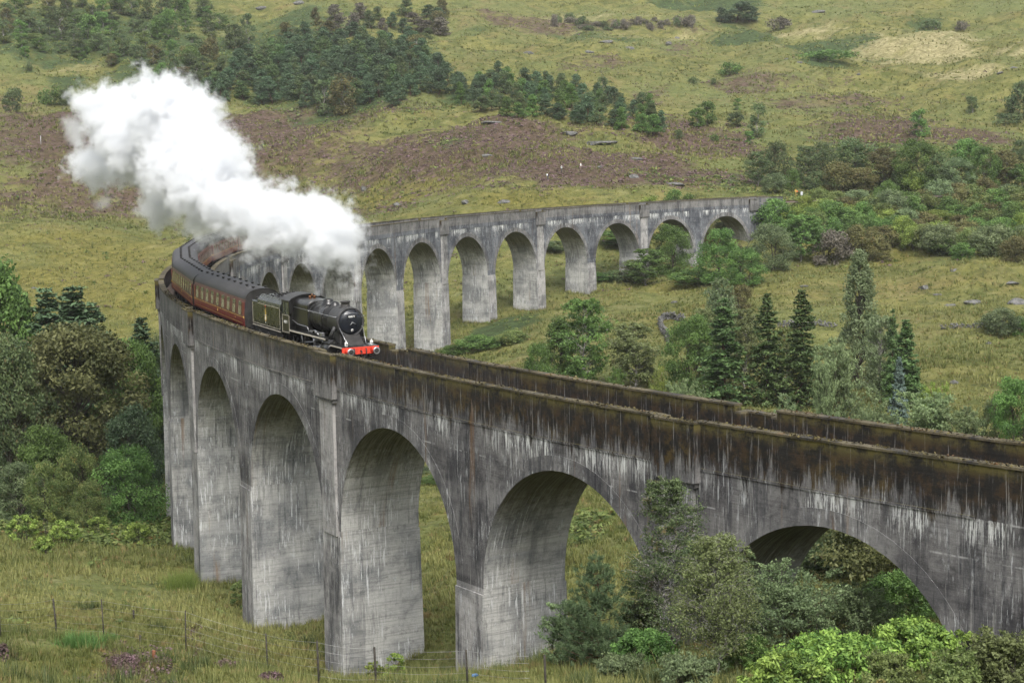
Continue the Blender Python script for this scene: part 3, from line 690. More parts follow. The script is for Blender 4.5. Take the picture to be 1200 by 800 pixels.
    for s in (1, -1):
        mb = MB(); lathe_z(mb, -8.6, [(zc_+1.0, .09), (zc_+1.14, .09), (zc_+1.16, .11), (zc_+1.22, .07)], 12, 0, s*.16); mb.build('safety_valve', brs, fb)
    mb = MB(); lathe_z(mb, -9.45, [(zc_+1.0, .03), (zc_+1.1, .03), (zc_+1.12, .055), (zc_+1.25, .055), (zc_+1.27, 0)], 10, 0, .3); mb.build('whistle', brs, fb)
    for s in (1, -1):
        mb = MB(); mb.tube([(X(-1.7), s*.98, zc_+.34), (X(-3.4), s*.99, zc_+.36), (X(-6.8), s*1.03, zc_+.42), (X(-9.4), s*1.06, zc_+.46)], .02, 6)
        for x in (-1.8, -3.4, -5.1, -6.8, -8.4): mb.tube([(X(x), s*.88, zc_+.35), (X(x), s*1.0, zc_+.36)], .02, 5)
        mb.build('handrail', stl, L)
        mb = MB(); mb.tube([(X(-2.15), s*.86, zc_-.30), (X(-2.3), s*1.02, zc_-.7), (X(-2.5), s*1.08, 1.7)], .12, 12); mb.build('steam_pipe', smk, L)
        mb = MB(); mb.tube([(X(-.55), s*.62, 1.32), (X(-1.55), s*.80, zc_-.35)], .022, 6); mb.build('front_stay', stl, L)
        # cylinder, slide bars, motion
        mb = MB(); mb.tube([(X(-2.05), s*1.13, .98), (X(-2.1), s*1.13, .98), (X(-3.15), s*1.13, .94), (X(-3.2), s*1.13, .94)], [.30, .37, .37, .30], 20)
        mb.tube([(X(-1.9), s*1.08, 1.42), (X(-3.35), s*1.08, 1.40)], .19, 14); mb.box((X(-2.62), s*1.08, 1.20), (1.0, .5, .5), 0, .05); mb.build('cylinder', blk, L)
        mb = MB(); mb.box((X(-4.1), s*1.1, 1.08), (1.6, .07, .06)); mb.box((X(-4.1), s*1.1, .84), (1.6, .07, .06)); mb.box((X(-4.2), s*1.1, .96), (.35, .12, .26), 0, .02)
        mb.tube([(X(-3.2), s*1.1, .96), (X(-4.2), s*1.1, .96)], .035, 8)
        mb.tube([(X(-4.2), s*1.12, .96), (X(-7.35), s*1.16, .72)], .06, 6); mb.build('connecting_rod', stl, L)
        mb = MB(); pts = [(-5.2, .62), (-7.3, .62), (-9.55, .62)]
        for a, b in zip(pts[:-1], pts[1:]): mb.box(((X(a[0])+X(b[0]))/2, s*1.0, a[1]), (abs(b[0]-a[0]), .05, .11), 0, .01)
        for p in pts: cyl(mb, (X(p[0]), s*1.02, p[1]), .11, .12, 14)
        mb.build('coupling_rod', stl, L)
        mb = MB(); mb.tube([(X(-7.35), s*1.22, .72), (X(-6.9), s*1.24, 1.05), (X(-5.35), s*1.16, 1.2)], .035, 6); mb.tube([(X(-5.35), s*1.14, 1.0), (X(-5.32), s*1.14, 1.5)], .06, 8)
        mb.tube([(X(-5.35), s*1.12, 1.4), (X(-3.4), s*1.08, 1.40)], .035, 6); mb.tube([(X(-4.2), s*1.15, .96), (X(-3.75), s*1.12, 1.45)], .03, 6); mb.build('valve_gear', stl, L)
        for x in (-1.75, -3.65): wheel('bogie_wheel', X(x), .50, L, s, 10)
        for x in (-5.2, -7.3, -9.55): wheel('driving_wheel', X(x), .915, L, s, 18)
        mb = MB(); mb.box((X(-.9), s*1.12, .95), (.05, .03, .7)); mb.box((X(-.9), s*1.16, .72), (.35, .22, .03)); mb.box((X(-.9), s*1.16, .45), (.35, .22, .03)); mb.build('footstep', blk2, L)
        mb = MB(); mb.tube([(X(-4.6), s*1.1, 1.72), (X(-5.2), s*1.1, 1.95), (X(-6.4), s*1.1, 1.78)], .045, 6); cyl(mb, (X(-4.9), s*1.12, 1.86), .10, .3, 12, 0, 'x'); mb.box((X(-3.9), s*1.12, 1.80), (.35, .22, .26), 0, .03)
        mb.tube([(X(-6.6), s*1.05, 1.75), (X(-6.7), s*1.08, 2.05), (X(-8.6), s*1.1, 2.1), (X(-9.5), s*1.12, 2.3)], .03, 6); mb.build('injector_pipe', stl if s < 0 else brs, L)
    # cab
    mb = MB(); x0, x1 = -9.62, -11.15; zt = 3.55
    for s in (1, -1):
        y = s*1.30
        mb.box((X((x0+x1)/2), y, 1.98), (x0-x1, .03, 1.36)); mb.box((X(x0-.09), y, 3.1), (.18, .03, .9)); mb.box((X(x0-.93), y, 3.1), (.10, .03, .9)); mb.box((X(x1+.06), y, 3.1), (.12, .03, .9)); mb.box((X((x0+x1)/2), y, zt-.04), (x0-x1, .032, .12))
    ys = np.linspace(-1.33, 1.33, 15); rz = lambda y: zt+.42*(1-(y/1.33)**2)**.75
    pr = [(y, rz(y)) for y in ys]; 
    mb.mesh([(X(x0-.02), y, z) for y, z in pr]+[(X(x0-.02), 1.0, 1.7), (X(x0-.02), -1.0, 1.7)], [tuple(range(17))], 0)
    mb.mesh([(X(x0), -1.3, 1.3), (X(x0), 1.3, 1.3), (X(x0), 1.3, 3.5), (X(x0), -1.3, 3.5)], [(0, 1, 2, 3)], 0)
    cab = mb.build('cab', blk, L)
    mb = MB(); vs = []
    for x in (x0+.08, x1-.35):
        for d in (0, .05): vs += [(X(x), y, z+d) for y, z in pr]
    n = 15; f = []
    for k in range(n-1): f += [(n+k, n+k+1, 3*n+k+1, 3*n+k), (k+1, k, 2*n+k, 2*n+k+1), (k, k+1, n+k+1, n+k), (2*n+k+1, 2*n+k, 3*n+k, 3*n+k+1)]
    mb.mesh(vs, f, 0); mb.build('roof', smk, cab)
    for s in (1, -1):
        mb = MB()
        for a, b in ((x0-.18, x0-.88), (x0-.98, x1+.12)): mb.box((X((a+b)/2), s*1.285, 3.08), (abs(a-b), .012, .86), 0)
        mb.build('window_pane', dglass, cab)
        mb = MB(); y = s*1.322
        for z, h in ((1.42, .03), (2.58, .03)): mb.box((X((x0+x1)/2), y, z), (x0-x1-.16, .012, h))
        for x in (x0-.08, x1+.08): mb.box((X(x), y, 2.0), (.03, .012, 1.19))
        mb.build('lining', lin, cab)
        text_mesh('44871', .30, 'number', wht, cab, (X((x0+x1)/2), s*1.324, 2.1), (pi/2, 0, pi if s > 0 else 0))
        mb = MB(); mb.box((X(x1+.25), s*1.2, .95), (.04, .03, .9)); mb.box((X(x1+.25), s*1.25, .5), (.4, .24, .03)); mb.box((X(x1+.25), s*1.25, .85), (.4, .24, .03)); mb.build('footstep', blk2, cab)
    place_on_track(L, 2.04+5.7*TS/PITCH_S)
    # ---------------- tender
    T = empty('locomotive_tender'); tag(T, 'black coal tender with gold crest coupled behind the locomotive cab', 'tender')
    lt = 6.9; h = lt/2
    mb = MB(); ys = [(-1.30, 1.38), (-1.32, 1.5), (-1.32, 3.0), (-1.26, 3.2), (-1.08, 3.47), (-.95, 3.55), (.95, 3.55), (1.08, 3.47), (1.26, 3.2), (1.32, 3.0), (1.32, 1.5), (1.30, 1.38)]
    n = len(ys); xs = [h, -h+1.3]
    vs = [(x, y, z) for x in xs for y, z in ys]; mb.mesh(vs, [(k, (k+1) % n, n+(k+1) % n, n+k) for k in range(n)]+[tuple(range(n))[::-1], tuple(range(n, 2*n))], 0)
    ys2 = [(y, min(z, 3.1)) for y, z in ys]; vs = [(x, y, z) for x in (-h+1.3, -h) for y, z in ys2]; mb.mesh(vs, [(k, (k+1) % n, n+(k+1) % n, n+k) for k in range(n)]+[tuple(range(n, 2*n))], 0)
    tank = mb.build('tank', grn, T)
    mb = MB(); gx, gy = 16, 9; r2 = random.Random(4)
    vs = [(h-.2-(lt-2.0)*i/gx, -1.02+2.04*j/gy, 3.50+(.30*sin(pi*j/gy)*sin(pi*min(1, (i+2)/gx*1.1)) if 0 < i < gx and 0 < j < gy else 0)+r2.uniform(-.05, .09)*(0 < i < gx and 0 < j < gy)) for i in range(gx+1) for j in range(gy+1)]
    mb.mesh(vs, [(i*(gy+1)+j, i*(gy+1)+j+1, (i+1)*(gy+1)+j+1, (i+1)*(gy+1)+j) for i in range(gx) for j in range(gy)], 0)
    for _ in range(90):
        i, j = r2.randrange(1, gx), r2.randrange(1, gy); v = vs[i*(gy+1)+j]; s = r2.uniform(.06, .14); mb.box((v[0]+r2.uniform(-.2, .2), v[1]+r2.uniform(-.1, .1), v[2]+.03), (s, s*1.2, s*.8), 0, 0, r2.uniform(0, 3))
    mb.build('coal_load', coal, T)
    mb = MB()
    for s in (1, -1):
        mb.box((0, s*1.15, 1.0), (lt-.1, .05, .62)); mb.box((0, s*1.24, 1.34), (lt, .14, .06))
        for x in (-2.1, 0, 2.1): mb.box((x, s*1.22, .72), (.34, .14, .44), 0, .03); mb.tube([(x-.55, s*1.22, .86), (x, s*1.22, 1.04), (x+.55, s*1.22, .86)], .04, 6)
    for s in (1, -1): mb.tube([(-h, s*.87, 1.05), (-h-.48, s*.87, 1.05), (-h-.5, s*.87, 1.05)], [.12, .09, .22], 14)
    ch = mb.build('underframe', blk2, T)
    for s in (1, -1):
        mb = MB(); y = s*1.328; mb.box((0, s*1.315, 1.335), (lt, .02, .055)); mb.box((0, y, 1.50), (lt-.25, .01, .03)); mb.box((.65, y, 2.95), (lt-1.6, .01, .03))
        for x in (h-.12, -h+.12): mb.box((x, y, 2.2), (.03, .01, 1.42))
        mb.build('lining', lin, T)
        # crest: lion over a spoked wheel, crown above
        mb = MB(); c = np.array((-.1, y+s*.004, 2.24)); k = 1.35
        mb.tube([c+(0, -s*.003, -.17*k), c+(0, s*.003, -.17*k)], .17*k, 20, 0)
        mb.tube([c+(0, s*.003, -.17*k), c+(0, s*.006, -.17*k)], .10*k, 20, 1)
        P = lambda q: [(c[0]+a*k, b*k+c[2]) for a, b in q]
        mb.prism(P([(-.10, .0), (.10, .0), (.13, .14), (.07, .24), (.10, .32), (.02, .38), (-.05, .30), (-.14, .22), (-.07, .14)]), c[1]-.003, c[1]+.003, 0)
        mb.prism(P([(-.07, .40), (.07, .40), (.09, .50), (.03, .46), (0, .52), (-.03, .46), (-.09, .50)]), c[1]-.003, c[1]+.003, 2)
        mb.prism(P([(-.05, -.36), (.05, -.36), (.0, -.46)]), c[1]-.003, c[1]+.003, 1)
        mb.prism(P([(-.13, -.04), (.13, -.04), (.13, .0), (-.13, .0)]), c[1]-.004, c[1]+.004, 1)
        mb.build('crest', [gld, wht, simple('crest_red', (.4, .06, .03), .5)], T)
        for x in (-2.1, 0, 2.1): wheel('tender_wheel', x, .65, T, s, 12)
    place_on_track(T, 2.04+(11.4+.15+h)*TS/PITCH_S)
    # ---------------- carriages
    mar = simple('maroon_paint', (.150, .016, .020), .38, 0, .5, .22)
    mar2 = simple('maroon_upper', (.095, .020, .022), .42, 0, .5, .22)
    roofm = simple('carriage_roof_grey', (.044, .043, .045), .6, 0, .3, .3, 1.0)
    crm = simple('window_frame_paint', (.13, .075, .055), .4)
    gl = NT('carriage_window'); w = gl.noise(gl.obj(), 1.3, 2); gl.principled(gl.mix(gl.ramp(w, .4, .6), (.16, .14, .105), (.32, .29, .235)), .12, 0, .7); gl = gl.m   # beige of curtains, with light reflected off the glass painted into the colour
    lb = 19.7; H = lb/2
    def carriage():
        R = empty('passenger_carriage')
        sec = [(-1.32, 1.02), (-1.385, 1.35), (-1.40, 1.75), (-1.39, 2.2), (-1.34, 2.75), (-1.27, 3.02)]
        low = sec[:3]; up = sec[2:]
        mb = MB()
        for part, mi in ((low, 0), (up, 1)):
            for s in (1, -1):
                for a, b in zip(part[:-1], part[1:]):
                    f = [(-H, s*a[0], a[1]), (H, s*a[0], a[1]), (H, s*b[0], b[1]), (-H, s*b[0], b[1])]
                    mb.face(f if s > 0 else f[::-1], None, mi)
        endp = sec+[(-p[0], p[1]) for p in sec[::-1]]
        rf = [(-1.27*cos(a)*1.0, 3.02+.78*sin(a)**.9) for a in np.linspace(0, pi, 17)]
        for x in (-H, H):
            f = [(x, y, z) for y, z in sec]+[(x, y, z) for y, z in rf[1:-1]]+[(x, -y, z) for y, z in sec[::-1]]
            mb.face(f if x < 0 else f[::-1], None, 2)
        mb.box((0, 0, 1.0), (lb, 2.6, .06), 2)
        body = mb.build('body', [mar, mar2, blk2], R)
        mb = MB(); n = len(rf); vs = [(x, y*(1.02 if 0 < i < n-1 else 1.03), z+.015) for x in (-H-.04, H+.04) for i, (y, z) in enumerate(rf)]
        mb.mesh(vs, [(k, n+k, n+k+1, k+1) for k in range(n-1)], 0, True)
        for x in np.linspace(-H+.6, H-.6, 9): mb.mesh([(x+d, y*1.026, z+.022) for d in (-.03, .03) for y, z in rf], [(k, n+k, n+k+1, k+1) for k in range(n-1)], 0, True)
        roof = mb.build('roof', roofm, R)
        for k in range(9):
            for s in (1, -1):
                mb = MB(); x = -H+1.2+k*(lb-2.4)/8+(.5 if s > 0 else 0)*.6; zz = 3.73
                mb.tube([(x, s*.42, zz-.03), (x, s*.42, zz+.08), (x, s*.42, zz+.10), (x, s*.42, zz+.15), (x, s*.42, zz+.17)], [.07, .07, .14, .14, .05], 10); mb.build('roof_vent', blk2, roof)
        xs = [(-H+1.55+i*2.06, 1.02) for i in range(9)]
        for s in (1, -1):
            for cx, wd in xs:
                mb = MB(); z0, z1 = 1.86, 2.80
                yy = lambda z: s*(np.interp(z, [p[1] for p in up], [-p[0] for p in up])+.012)
                def pan(xa, xb, za, zb, d, mi):
                    f = [(xa, yy(za)+s*d, za), (xb, yy(za)+s*d, za), (xb, yy(zb)+s*d, zb), (xa, yy(zb)+s*d, zb)]; mb.face(f if s < 0 else f[::-1], None, mi)
                e = .05; a, b = cx-wd/2, cx+wd/2
                pan(a-e, b+e, z0-e, z0, .01, 0); pan(a-e, b+e, z1, z1+e, .01, 0); pan(a-e, a, z0, z1, .01, 0); pan(b, b+e, z0, z1, .01, 0)
                pan(a, b, 2.50, 2.54, .012, 0)
                wf = mb.build('window', crm, R)
                mb = MB(); pan(a, b, z0, 2.50, .0, 0); pan(a, b, 2.54, z1, .0, 1); mb.build('pane', [gl, dglass], wf)
            for cx in (-H+.42, H-.42):
                mb = MB(); yy2 = s*1.405
                mb.box((cx, yy2-s*.02, 1.95), (.62, .03, 1.75), 0, .01); d = mb.build('door', mar, R)
                mb = MB(); mb.box((cx, yy2-s*.055, 2.42), (.42, .05, .62)); mb.build('pane', gl, d)
                mb = MB(); mb.box((cx+.22, yy2+s*.01, 1.75), (.05, .05, .14)); mb.build('handle', gld, d)
            mb = MB()
            mb.box((0, s*1.402, 1.72), (lb-.2, .012, .035)); mb.box((0, s*1.378, 1.25), (lb-.2, .012, .018)); mb.build('lining', gld, R)
            mb = MB(); mb.tube([(0, s*1.39, 1.5), (0, s*1.41, 1.5)], .12, 14); mb.tube([(6.5, s*1.39, 1.5), (6.5, s*1.405, 1.5)], .06, 10); mb.build('emblem', gld, R)
        for sx in (1, -1):
            mb = MB(); x = sx*(H+.14)
            mb.box((x, 0, 2.15), (.30, 1.05, 2.2), 0, .08); mb.build('gangway', blk2, R)
            for s in (1, -1):
                mb = MB(); mb.tube([(sx*H, s*.87, 1.05), (sx*(H+.36), s*.87, 1.05), (sx*(H+.37), s*.87, 1.05), (sx*(H+.41), s*.87, 1.05)], [.1, .08, .22, .22], 12); mb.build('buffer', blk2, R)
            mb = MB(); bx = sx*7.1
            for s in (1, -1):
                mb.box((bx, s*.98, .62), (2.9, .10, .22), 0, .02)
                for d in (-1.3, 1.3): mb.box((bx+d, s*1.0, .48), (.32, .16, .34), 0, .03)
                mb.box((bx, s*1.0, .42), (.9, .14, .30), 0, .03)
                for d in (-.35, .35): mb.tube([(bx+d, s*1.03, .34), (bx+d, s*1.03, .66)], .10, 8)
            mb.box((bx, 0, .66), (.4, 2.0, .18)); bg_ = mb.build('bogie', blk2, R)
            for s in (1, -1):
                for d in (-1.3, 1.3): 
                    mb = MB(); cyl(mb, (bx+d, s*.75, .457), .457, .13, 24); cyl(mb, (bx+d, s*.75, .457), .12, .2, 12); mb.build('wheel', smk, bg_)
        mb = MB()
        for s in (1, -1):
            mb.box((0, s*1.1, .93), (lb-.2, .10, .16)); mb.box((1.6, s*.98, .62), (1.5, .45, .48), 0, .03); mb.box((-2.2, s*.98, .66), (1.1, .45, .40), 0, .03)
            mb.tube([(-4.6, s*.9, .9), (-2.6, s*.9, .42), (2.6, s*.9, .42), (4.6, s*.9, .9)], .04, 6)
        cyl(mb, (-.4, -.4, .62), .2, 1.4, 12, 0, 'x'); mb.build('underframe', blk2, R)
        return R
    names = ['maroon carriage with grey roof coupled directly behind the tender', 'second maroon carriage behind the tender, on the sharp of the curve', 'third maroon carriage, its roof ribbed with vents turning away on the bend',
             'fourth maroon carriage running along the curve under the steam', 'fifth maroon carriage half hidden by the drifting steam', 'last maroon carriage almost wholly hidden by the steam']
    proto = carriage()
    for i in range(6):
        c = proto if i == 0 else copy_tree(proto)
        place_on_track(c, 3.125+(10.2+i*20.4)*TS/PITCH_S)
        tag(c, names[i], 'carriage', 'maroon carriages of the steam train')
# ------------------------------------------------------------------ vegetation: materials
def foliage(name, dark, light, autumn=None, trans=.42, hue=.3):
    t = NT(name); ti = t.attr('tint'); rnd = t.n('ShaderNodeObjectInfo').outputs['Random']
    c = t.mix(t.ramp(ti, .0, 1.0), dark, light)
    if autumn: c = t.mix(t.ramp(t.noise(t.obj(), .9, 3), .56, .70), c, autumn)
    k = t.math('ADD', t.math('MULTIPLY', rnd, hue*1.6), 1-hue*.8)
    c = t.mix(1.0, c, t.n('ShaderNodeCombineColor').outputs[0], 'MIX') if False else c
    hsv = t.n('ShaderNodeHueSaturation'); t.l(c, hsv.inputs['Color']); t.l(k, hsv.inputs['Value'])
    hsv.inputs['Saturation'].default_value = .95
    t.l(t.math('ADD', t.math('MULTIPLY', rnd, .024), .488), hsv.inputs['Hue'])
    p = t.n('ShaderNodeBsdfPrincipled'); t.l(hsv.outputs[0], p.inputs['Base Color']); p.inputs['Roughness'].default_value = .6; p.inputs['Specular IOR Level'].default_value = .25
    tr = t.n('ShaderNodeBsdfTranslucent'); t.l(hsv.outputs[0], tr.inputs['Color'])
    mx = t.n('ShaderNodeMixShader'); mx.inputs[0].default_value = trans; t.l(p.outputs[0], mx.inputs[1]); t.l(tr.outputs[0], mx.inputs[2]); t.l(mx.outputs[0], t.out.inputs['Surface'])
    return t.m
def bark(name, a, b, sc=3.0):
    t = NT(name); n = t.noise(t.mapping(t.obj(), (1, 1, .35)), sc, 5, .7); t.principled(t.mix(t.ramp(n, .4, .65), a, b), .9, 0, .1, n, .6, .03); return t.m
FM = {
 'oak': foliage('leaves_oak', (.062, .080, .026), (.215, .232, .088)),
 'birch': foliage('leaves_birch', (0.075, 0.113, 0.031), (0.217, 0.268, 0.079), (0.245, 0.205, 0.060)),
 'birchdark': foliage('leaves_birch_dark', (0.056, 0.092, 0.038), (0.154, 0.209, 0.079), (0.179, 0.143, 0.065)),
 'birchpale': foliage('leaves_birch_pale', (.095, .125, .042), (.235, .285, .108)),
 'rush': foliage('rush_stems', (.035, .060, .016), (.095, .125, .035), (.15, .12, .05), trans=.2),
 'green': foliage('leaves_green', (0.052, 0.104, 0.024), (0.167, 0.282, 0.065)),
 'lime': foliage('leaves_yellow_green', (0.094, 0.145, 0.024), (0.308, 0.385, 0.077)),
 'willow': foliage('leaves_willow', (0.098, 0.140, 0.058), (0.253, 0.315, 0.143)),
 'grey': foliage('leaves_grey_green', (0.083, 0.123, 0.055), (0.214, 0.278, 0.126)),
 'brown': foliage('leaves_brown_green', (0.083, 0.083, 0.031), (0.202, 0.193, 0.069), (0.171, 0.118, 0.046)),
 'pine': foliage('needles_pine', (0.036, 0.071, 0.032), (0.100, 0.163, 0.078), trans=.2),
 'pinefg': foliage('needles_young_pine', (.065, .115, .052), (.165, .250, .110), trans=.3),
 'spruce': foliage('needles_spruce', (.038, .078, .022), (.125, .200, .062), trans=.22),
 'blue': foliage('needles_blue_spruce', (0.051, 0.085, 0.068), (0.137, 0.189, 0.155), trans=.1),
 'poplar': foliage('leaves_poplar', (.105, .150, .062), (.270, .335, .170)),
 'twig': foliage('twigs_grey', (.088, .078, .062), (.170, .150, .115), trans=.1),
 'rhodo': foliage('leaves_rhododendron', (0.051, 0.106, 0.017), (0.256, 0.376, 0.060), trans=.25),
 'fern': foliage('fronds_bracken', (0.068, 0.111, 0.026), (0.223, 0.282, 0.077), (0.274, 0.171, 0.060)),
 'heather': foliage('heather_sprigs', (0.077, 0.058, 0.038), (0.223, 0.133, 0.151), (0.129, 0.111, 0.051), trans=.1),
 'grass': foliage('grass_blades', (.085, .104, .022), (.240, .235, .072), (.22, .150, .062), trans=.3, hue=.1),
}
BARK = bark('bark_grey', (.035, .030, .025), (.10, .09, .075)); BARKB = bark('bark_birch', (.10, .095, .085), (.42, .40, .37), 5)
BARKP = bark('bark_pine', (.05, .032, .022), (.12, .075, .05))

FM['moss'] = foliage('moss_cushions', (.022, .018, .008), (.105, .085, .026), (.075, .038, .012), trans=.0)
# ---- leaf clouds
def unit(v): return v/(np.linalg.norm(v, axis=-1, keepdims=True)+1e-9)
def leaves(P, N, L, Wd, r, droop=0.0):
    """rhombic leaves: centres P, facing N"""
    n = len(P); L = np.broadcast_to(L, (n,))[:, None]; Wd = np.broadcast_to(Wd, (n,))[:, None]
    a = unit(np.cross(N, r.normal(size=(n, 3)))); a[:, 2] -= droop; a = unit(a); b = unit(np.cross(N, a))
    V = np.stack([P-a*L*.5, P+b*Wd*.5+a*L*.05, P+a*L*.5, P-b*Wd*.5+a*L*.05], 1)
    return V.reshape(-1, 3)
def pack(groups):
    """list of (V(4n,3), tint(n))"""
    V = np.concatenate([g[0] for g in groups]); T = np.concatenate([np.repeat(g[1], 4) for g in groups])
    return V, np.arange(len(V)).reshape(-1, 4), T
def tubes_np(segs, n=6):
    """segs: list of (pts(k,3), radii(k))"""
    Vs, Fs, o = [], [], 0
    for pts, rs in segs:
        pts = np.asarray(pts, float); k = len(pts); t = unit(np.gradient(pts, axis=0)); u = unit(np.cross(t, np.where(np.abs(t[:, 2:]) < .9, [[0, 0, 1.]], [[1., 0, 0]]))); w = np.cross(t, u)
        a = np.arange(n)*2*pi/n; ring_ = pts[:, None]+(u[:, None]*np.cos(a)[None, :, None]+w[:, None]*np.sin(a)[None, :, None])*np.asarray(rs)[:, None, None]
        Vs.append(ring_.reshape(-1, 3)); i = np.arange(k-1)[:, None]*n; j = np.arange(n)[None]; jn = (j+1) % n
        Fs.append(np.stack([i+j, i+jn, i+n+jn, i+n+j], -1).reshape(-1, 4)+o); o += k*n
    return np.concatenate(Vs), np.concatenate(Fs)
def limb(p0, p1, r, sag, k=5):
    t = np.linspace(0, 1, k)[:, None]; p = p0+(p1-p0)*t; p[:, 2] += sag*np.sin(pi*t[:, 0]); p[1:-1] += r.normal(size=(k-2, 3))*.03*np.linalg.norm(p1-p0); return p
def broadleaf(seed, H, Wd, ncl, nl, ls, base=.25, prof=None, clr=.17, flat=.8, multi=1, droop=0., up=.35, wl=.55, gap=.0):
    """returns (trunk V,F), (crown V,F,tint)"""
    r = np.random.default_rng(seed); R = Wd/2
    prof = prof or (lambda z: np.sqrt(np.clip(1-((z-.42)/.60)**2, 0, 1)))
    lean = r.normal(size=2)*.04*H
    zf = r.uniform(0, 1, ncl)**.85; zf[0] = .95
    ang = np.arange(ncl)*2.39996+r.uniform(0, .9, ncl); rr = prof(zf)*R*np.sqrt(r.uniform(.25, 1, ncl))*r.uniform(.78, 1.08, ncl)
    rc = clr*Wd*r.uniform(.65, 1.35, ncl); 
    z = (base+(1-base)*zf)*H-rc*.5*zf
    C_ = np.c_[rr*np.cos(ang)+lean[0]*zf, rr*np.sin(ang)+lean[1]*zf, z]
    segs = []
    for m in range(multi):
        b = np.array([0, 0, -.25])+(r.normal(size=3)*[.25, .25, 0]*R*.5 if multi > 1 else 0)
        top = np.array([lean[0]*.9, lean[1]*.9, H*.86])+(r.normal(size=3)*[.5, .5, .1]*R*.6 if multi > 1 else 0)
        tr = limb(b, top, r, 0, 7); r0 = .018*H/(multi**.5)+.02; segs.append((tr, np.linspace(r0, r0*.18, 7)))
        for c in range(m, ncl, multi*(1 if ncl < 40 else 2)):
            zt = np.clip(C_[c, 2]*.72-.06*H, .05*H, H*.82); q = tr[0]+(tr[-1]-tr[0])*((zt-tr[0, 2])/(tr[-1, 2]-tr[0, 2])); q = np.array([np.interp(zt, tr[:, 2], tr[:, k]) for k in range(3)])
            segs.append((limb(q, C_[c], r, .04*H*r.uniform(-.3, 1), 5), np.linspace(r0*.26, r0*.05, 5)))
    wgt = rc**2; cnt = np.maximum(4, (wgt/wgt.sum()*nl)).astype(int); ci = np.repeat(np.arange(ncl), cnt); n = len(ci)
    d = unit(r.normal(size=(n, 3))); q = r.uniform(0, 1, n)**.38
    lump = 1+.35*np.sin(d[:, 0]*5+ci)*np.sin(d[:, 1]*5+2*ci)*np.sin(d[:, 2]*4)
    P = C_[ci]+d*(rc[ci]*q*lump)[:, None]*[1, 1, flat]
    P[:, 2] -= droop*rc[ci]*(1-d[:, 2])*.5*q
    keep = (P[:, 2] > .02*H)
    if gap: keep &= (np.sin(P[:, 0]*3/R+seed)*np.sin(P[:, 1]*3/R+1)*np.sin(P[:, 2]*9/H) < 1-gap)
    P, d, ci = P[keep], d[keep], ci[keep]; n = len(P)
    N = unit(d*.6+np.array([0, 0, up])+r.normal(size=(n, 3))*.55)
    s = ls*r.uniform(.6, 1.35, n)
    tint = np.clip(.42+r.normal(size=ncl)[ci]*.20+r.normal(size=n)*.16, 0, 1)
    return tubes_np(segs), pack([(leaves(P, N, s, s*wl, r, droop*.6), tint)])
def feather(seed, H, Wd, nb, nl, ls, base=.1, prof=None, asc=.9, droop=.6, multi=1, wl=.55, tw=7):
    """fine twiggy tree: rising branches, hanging twigs, small leaves strung along the twigs"""
    r = np.random.default_rng(seed); R = Wd/2; segs, P, ci = [], [], []
    prof = prof or (lambda z: np.clip(1.0-((z-.42)/.62)**2, .05, 1)**.7); stems = []
    for m in range(multi):
        b = np.array([0, 0, -.25])+(r.normal(size=3)*[.8, .8, 0]*R*.5 if multi > 1 else 0); hm = H*(r.uniform(.55, 1) if m else 1)
        top = np.array([r.normal()*.03*H, r.normal()*.03*H, hm])+(r.normal(size=3)*[.5, .5, 0]*R*.7 if multi > 1 else 0); tr = limb(b, top, r, 0, 8); r0 = .011*H/multi**.4+.015
        segs.append((tr, np.linspace(r0, .006, 8))); stems.append((tr, hm, r0))
    per = max(3, int(nl/(nb*tw)))
    for k in range(nb):
        tr, hm, r0 = stems[k % multi]; f = r.uniform(base, .97)**.9; z = f*hm; q = np.array([np.interp(z, tr[:, 2], tr[:, j]) for j in range(3)])
        a = k*2.39996+r.uniform(0, .7); l = R*prof(f)*r.uniform(.6, 1.12)*(1 if multi == 1 else .45)+.15
        e = q+np.array([cos(a)*l, sin(a)*l, l*asc*r.uniform(.5, 1.1)*(1-.35*f)]); e[2] = min(e[2], H*1.01); br_ = limb(q, e, r, .05*l, 6); segs.append((br_, np.linspace(r0*.32*(1-f*.7)+.004, .003, 6)))
        for j in range(tw):
            t = r.uniform(.25, 1)**.8; s = np.array([np.interp(t, np.linspace(0, 1, 6), br_[:, c]) for c in range(3)]); aa = a+r.normal()*1.1; tl = l*r.uniform(.22, .5)+.12
            te = s+np.array([cos(aa)*tl*.7, sin(aa)*tl*.7, tl*(.45-droop*r.uniform(.3, 1.4))]); u = r.uniform(.1, 1.05, per)[:, None]
            pts = s+(te-s)*u; pts[:, 2] -= droop*.25*tl*u[:, 0]**2; P.append(pts+r.normal(size=(per, 3))*tl*.13); ci.append(np.full(per, k)); segs.append((np.array([s, (s+te)/2+[0, 0, .03], te]), [.005, .004, .002])) if j % 3 == 0 else None
    P = np.concatenate(P); ci = np.concatenate(ci); keep = P[:, 2] > .03; P, ci = P[keep], ci[keep]; n = len(P)
    N = unit(np.c_[P[:, :2]/R*.5, np.full(n, .35)]+r.normal(size=(n, 3))*.6); s = ls*r.uniform(.6, 1.35, n)
    tint = np.clip(.45+r.normal(size=nb)[ci]*.14+.18*(P[:, 2]/H-.5)+r.normal(size=n)*.16, 0, 1)
    return tubes_np(segs, 5), pack([(leaves(P, N, s, s*wl, r, droop*.5), tint)])
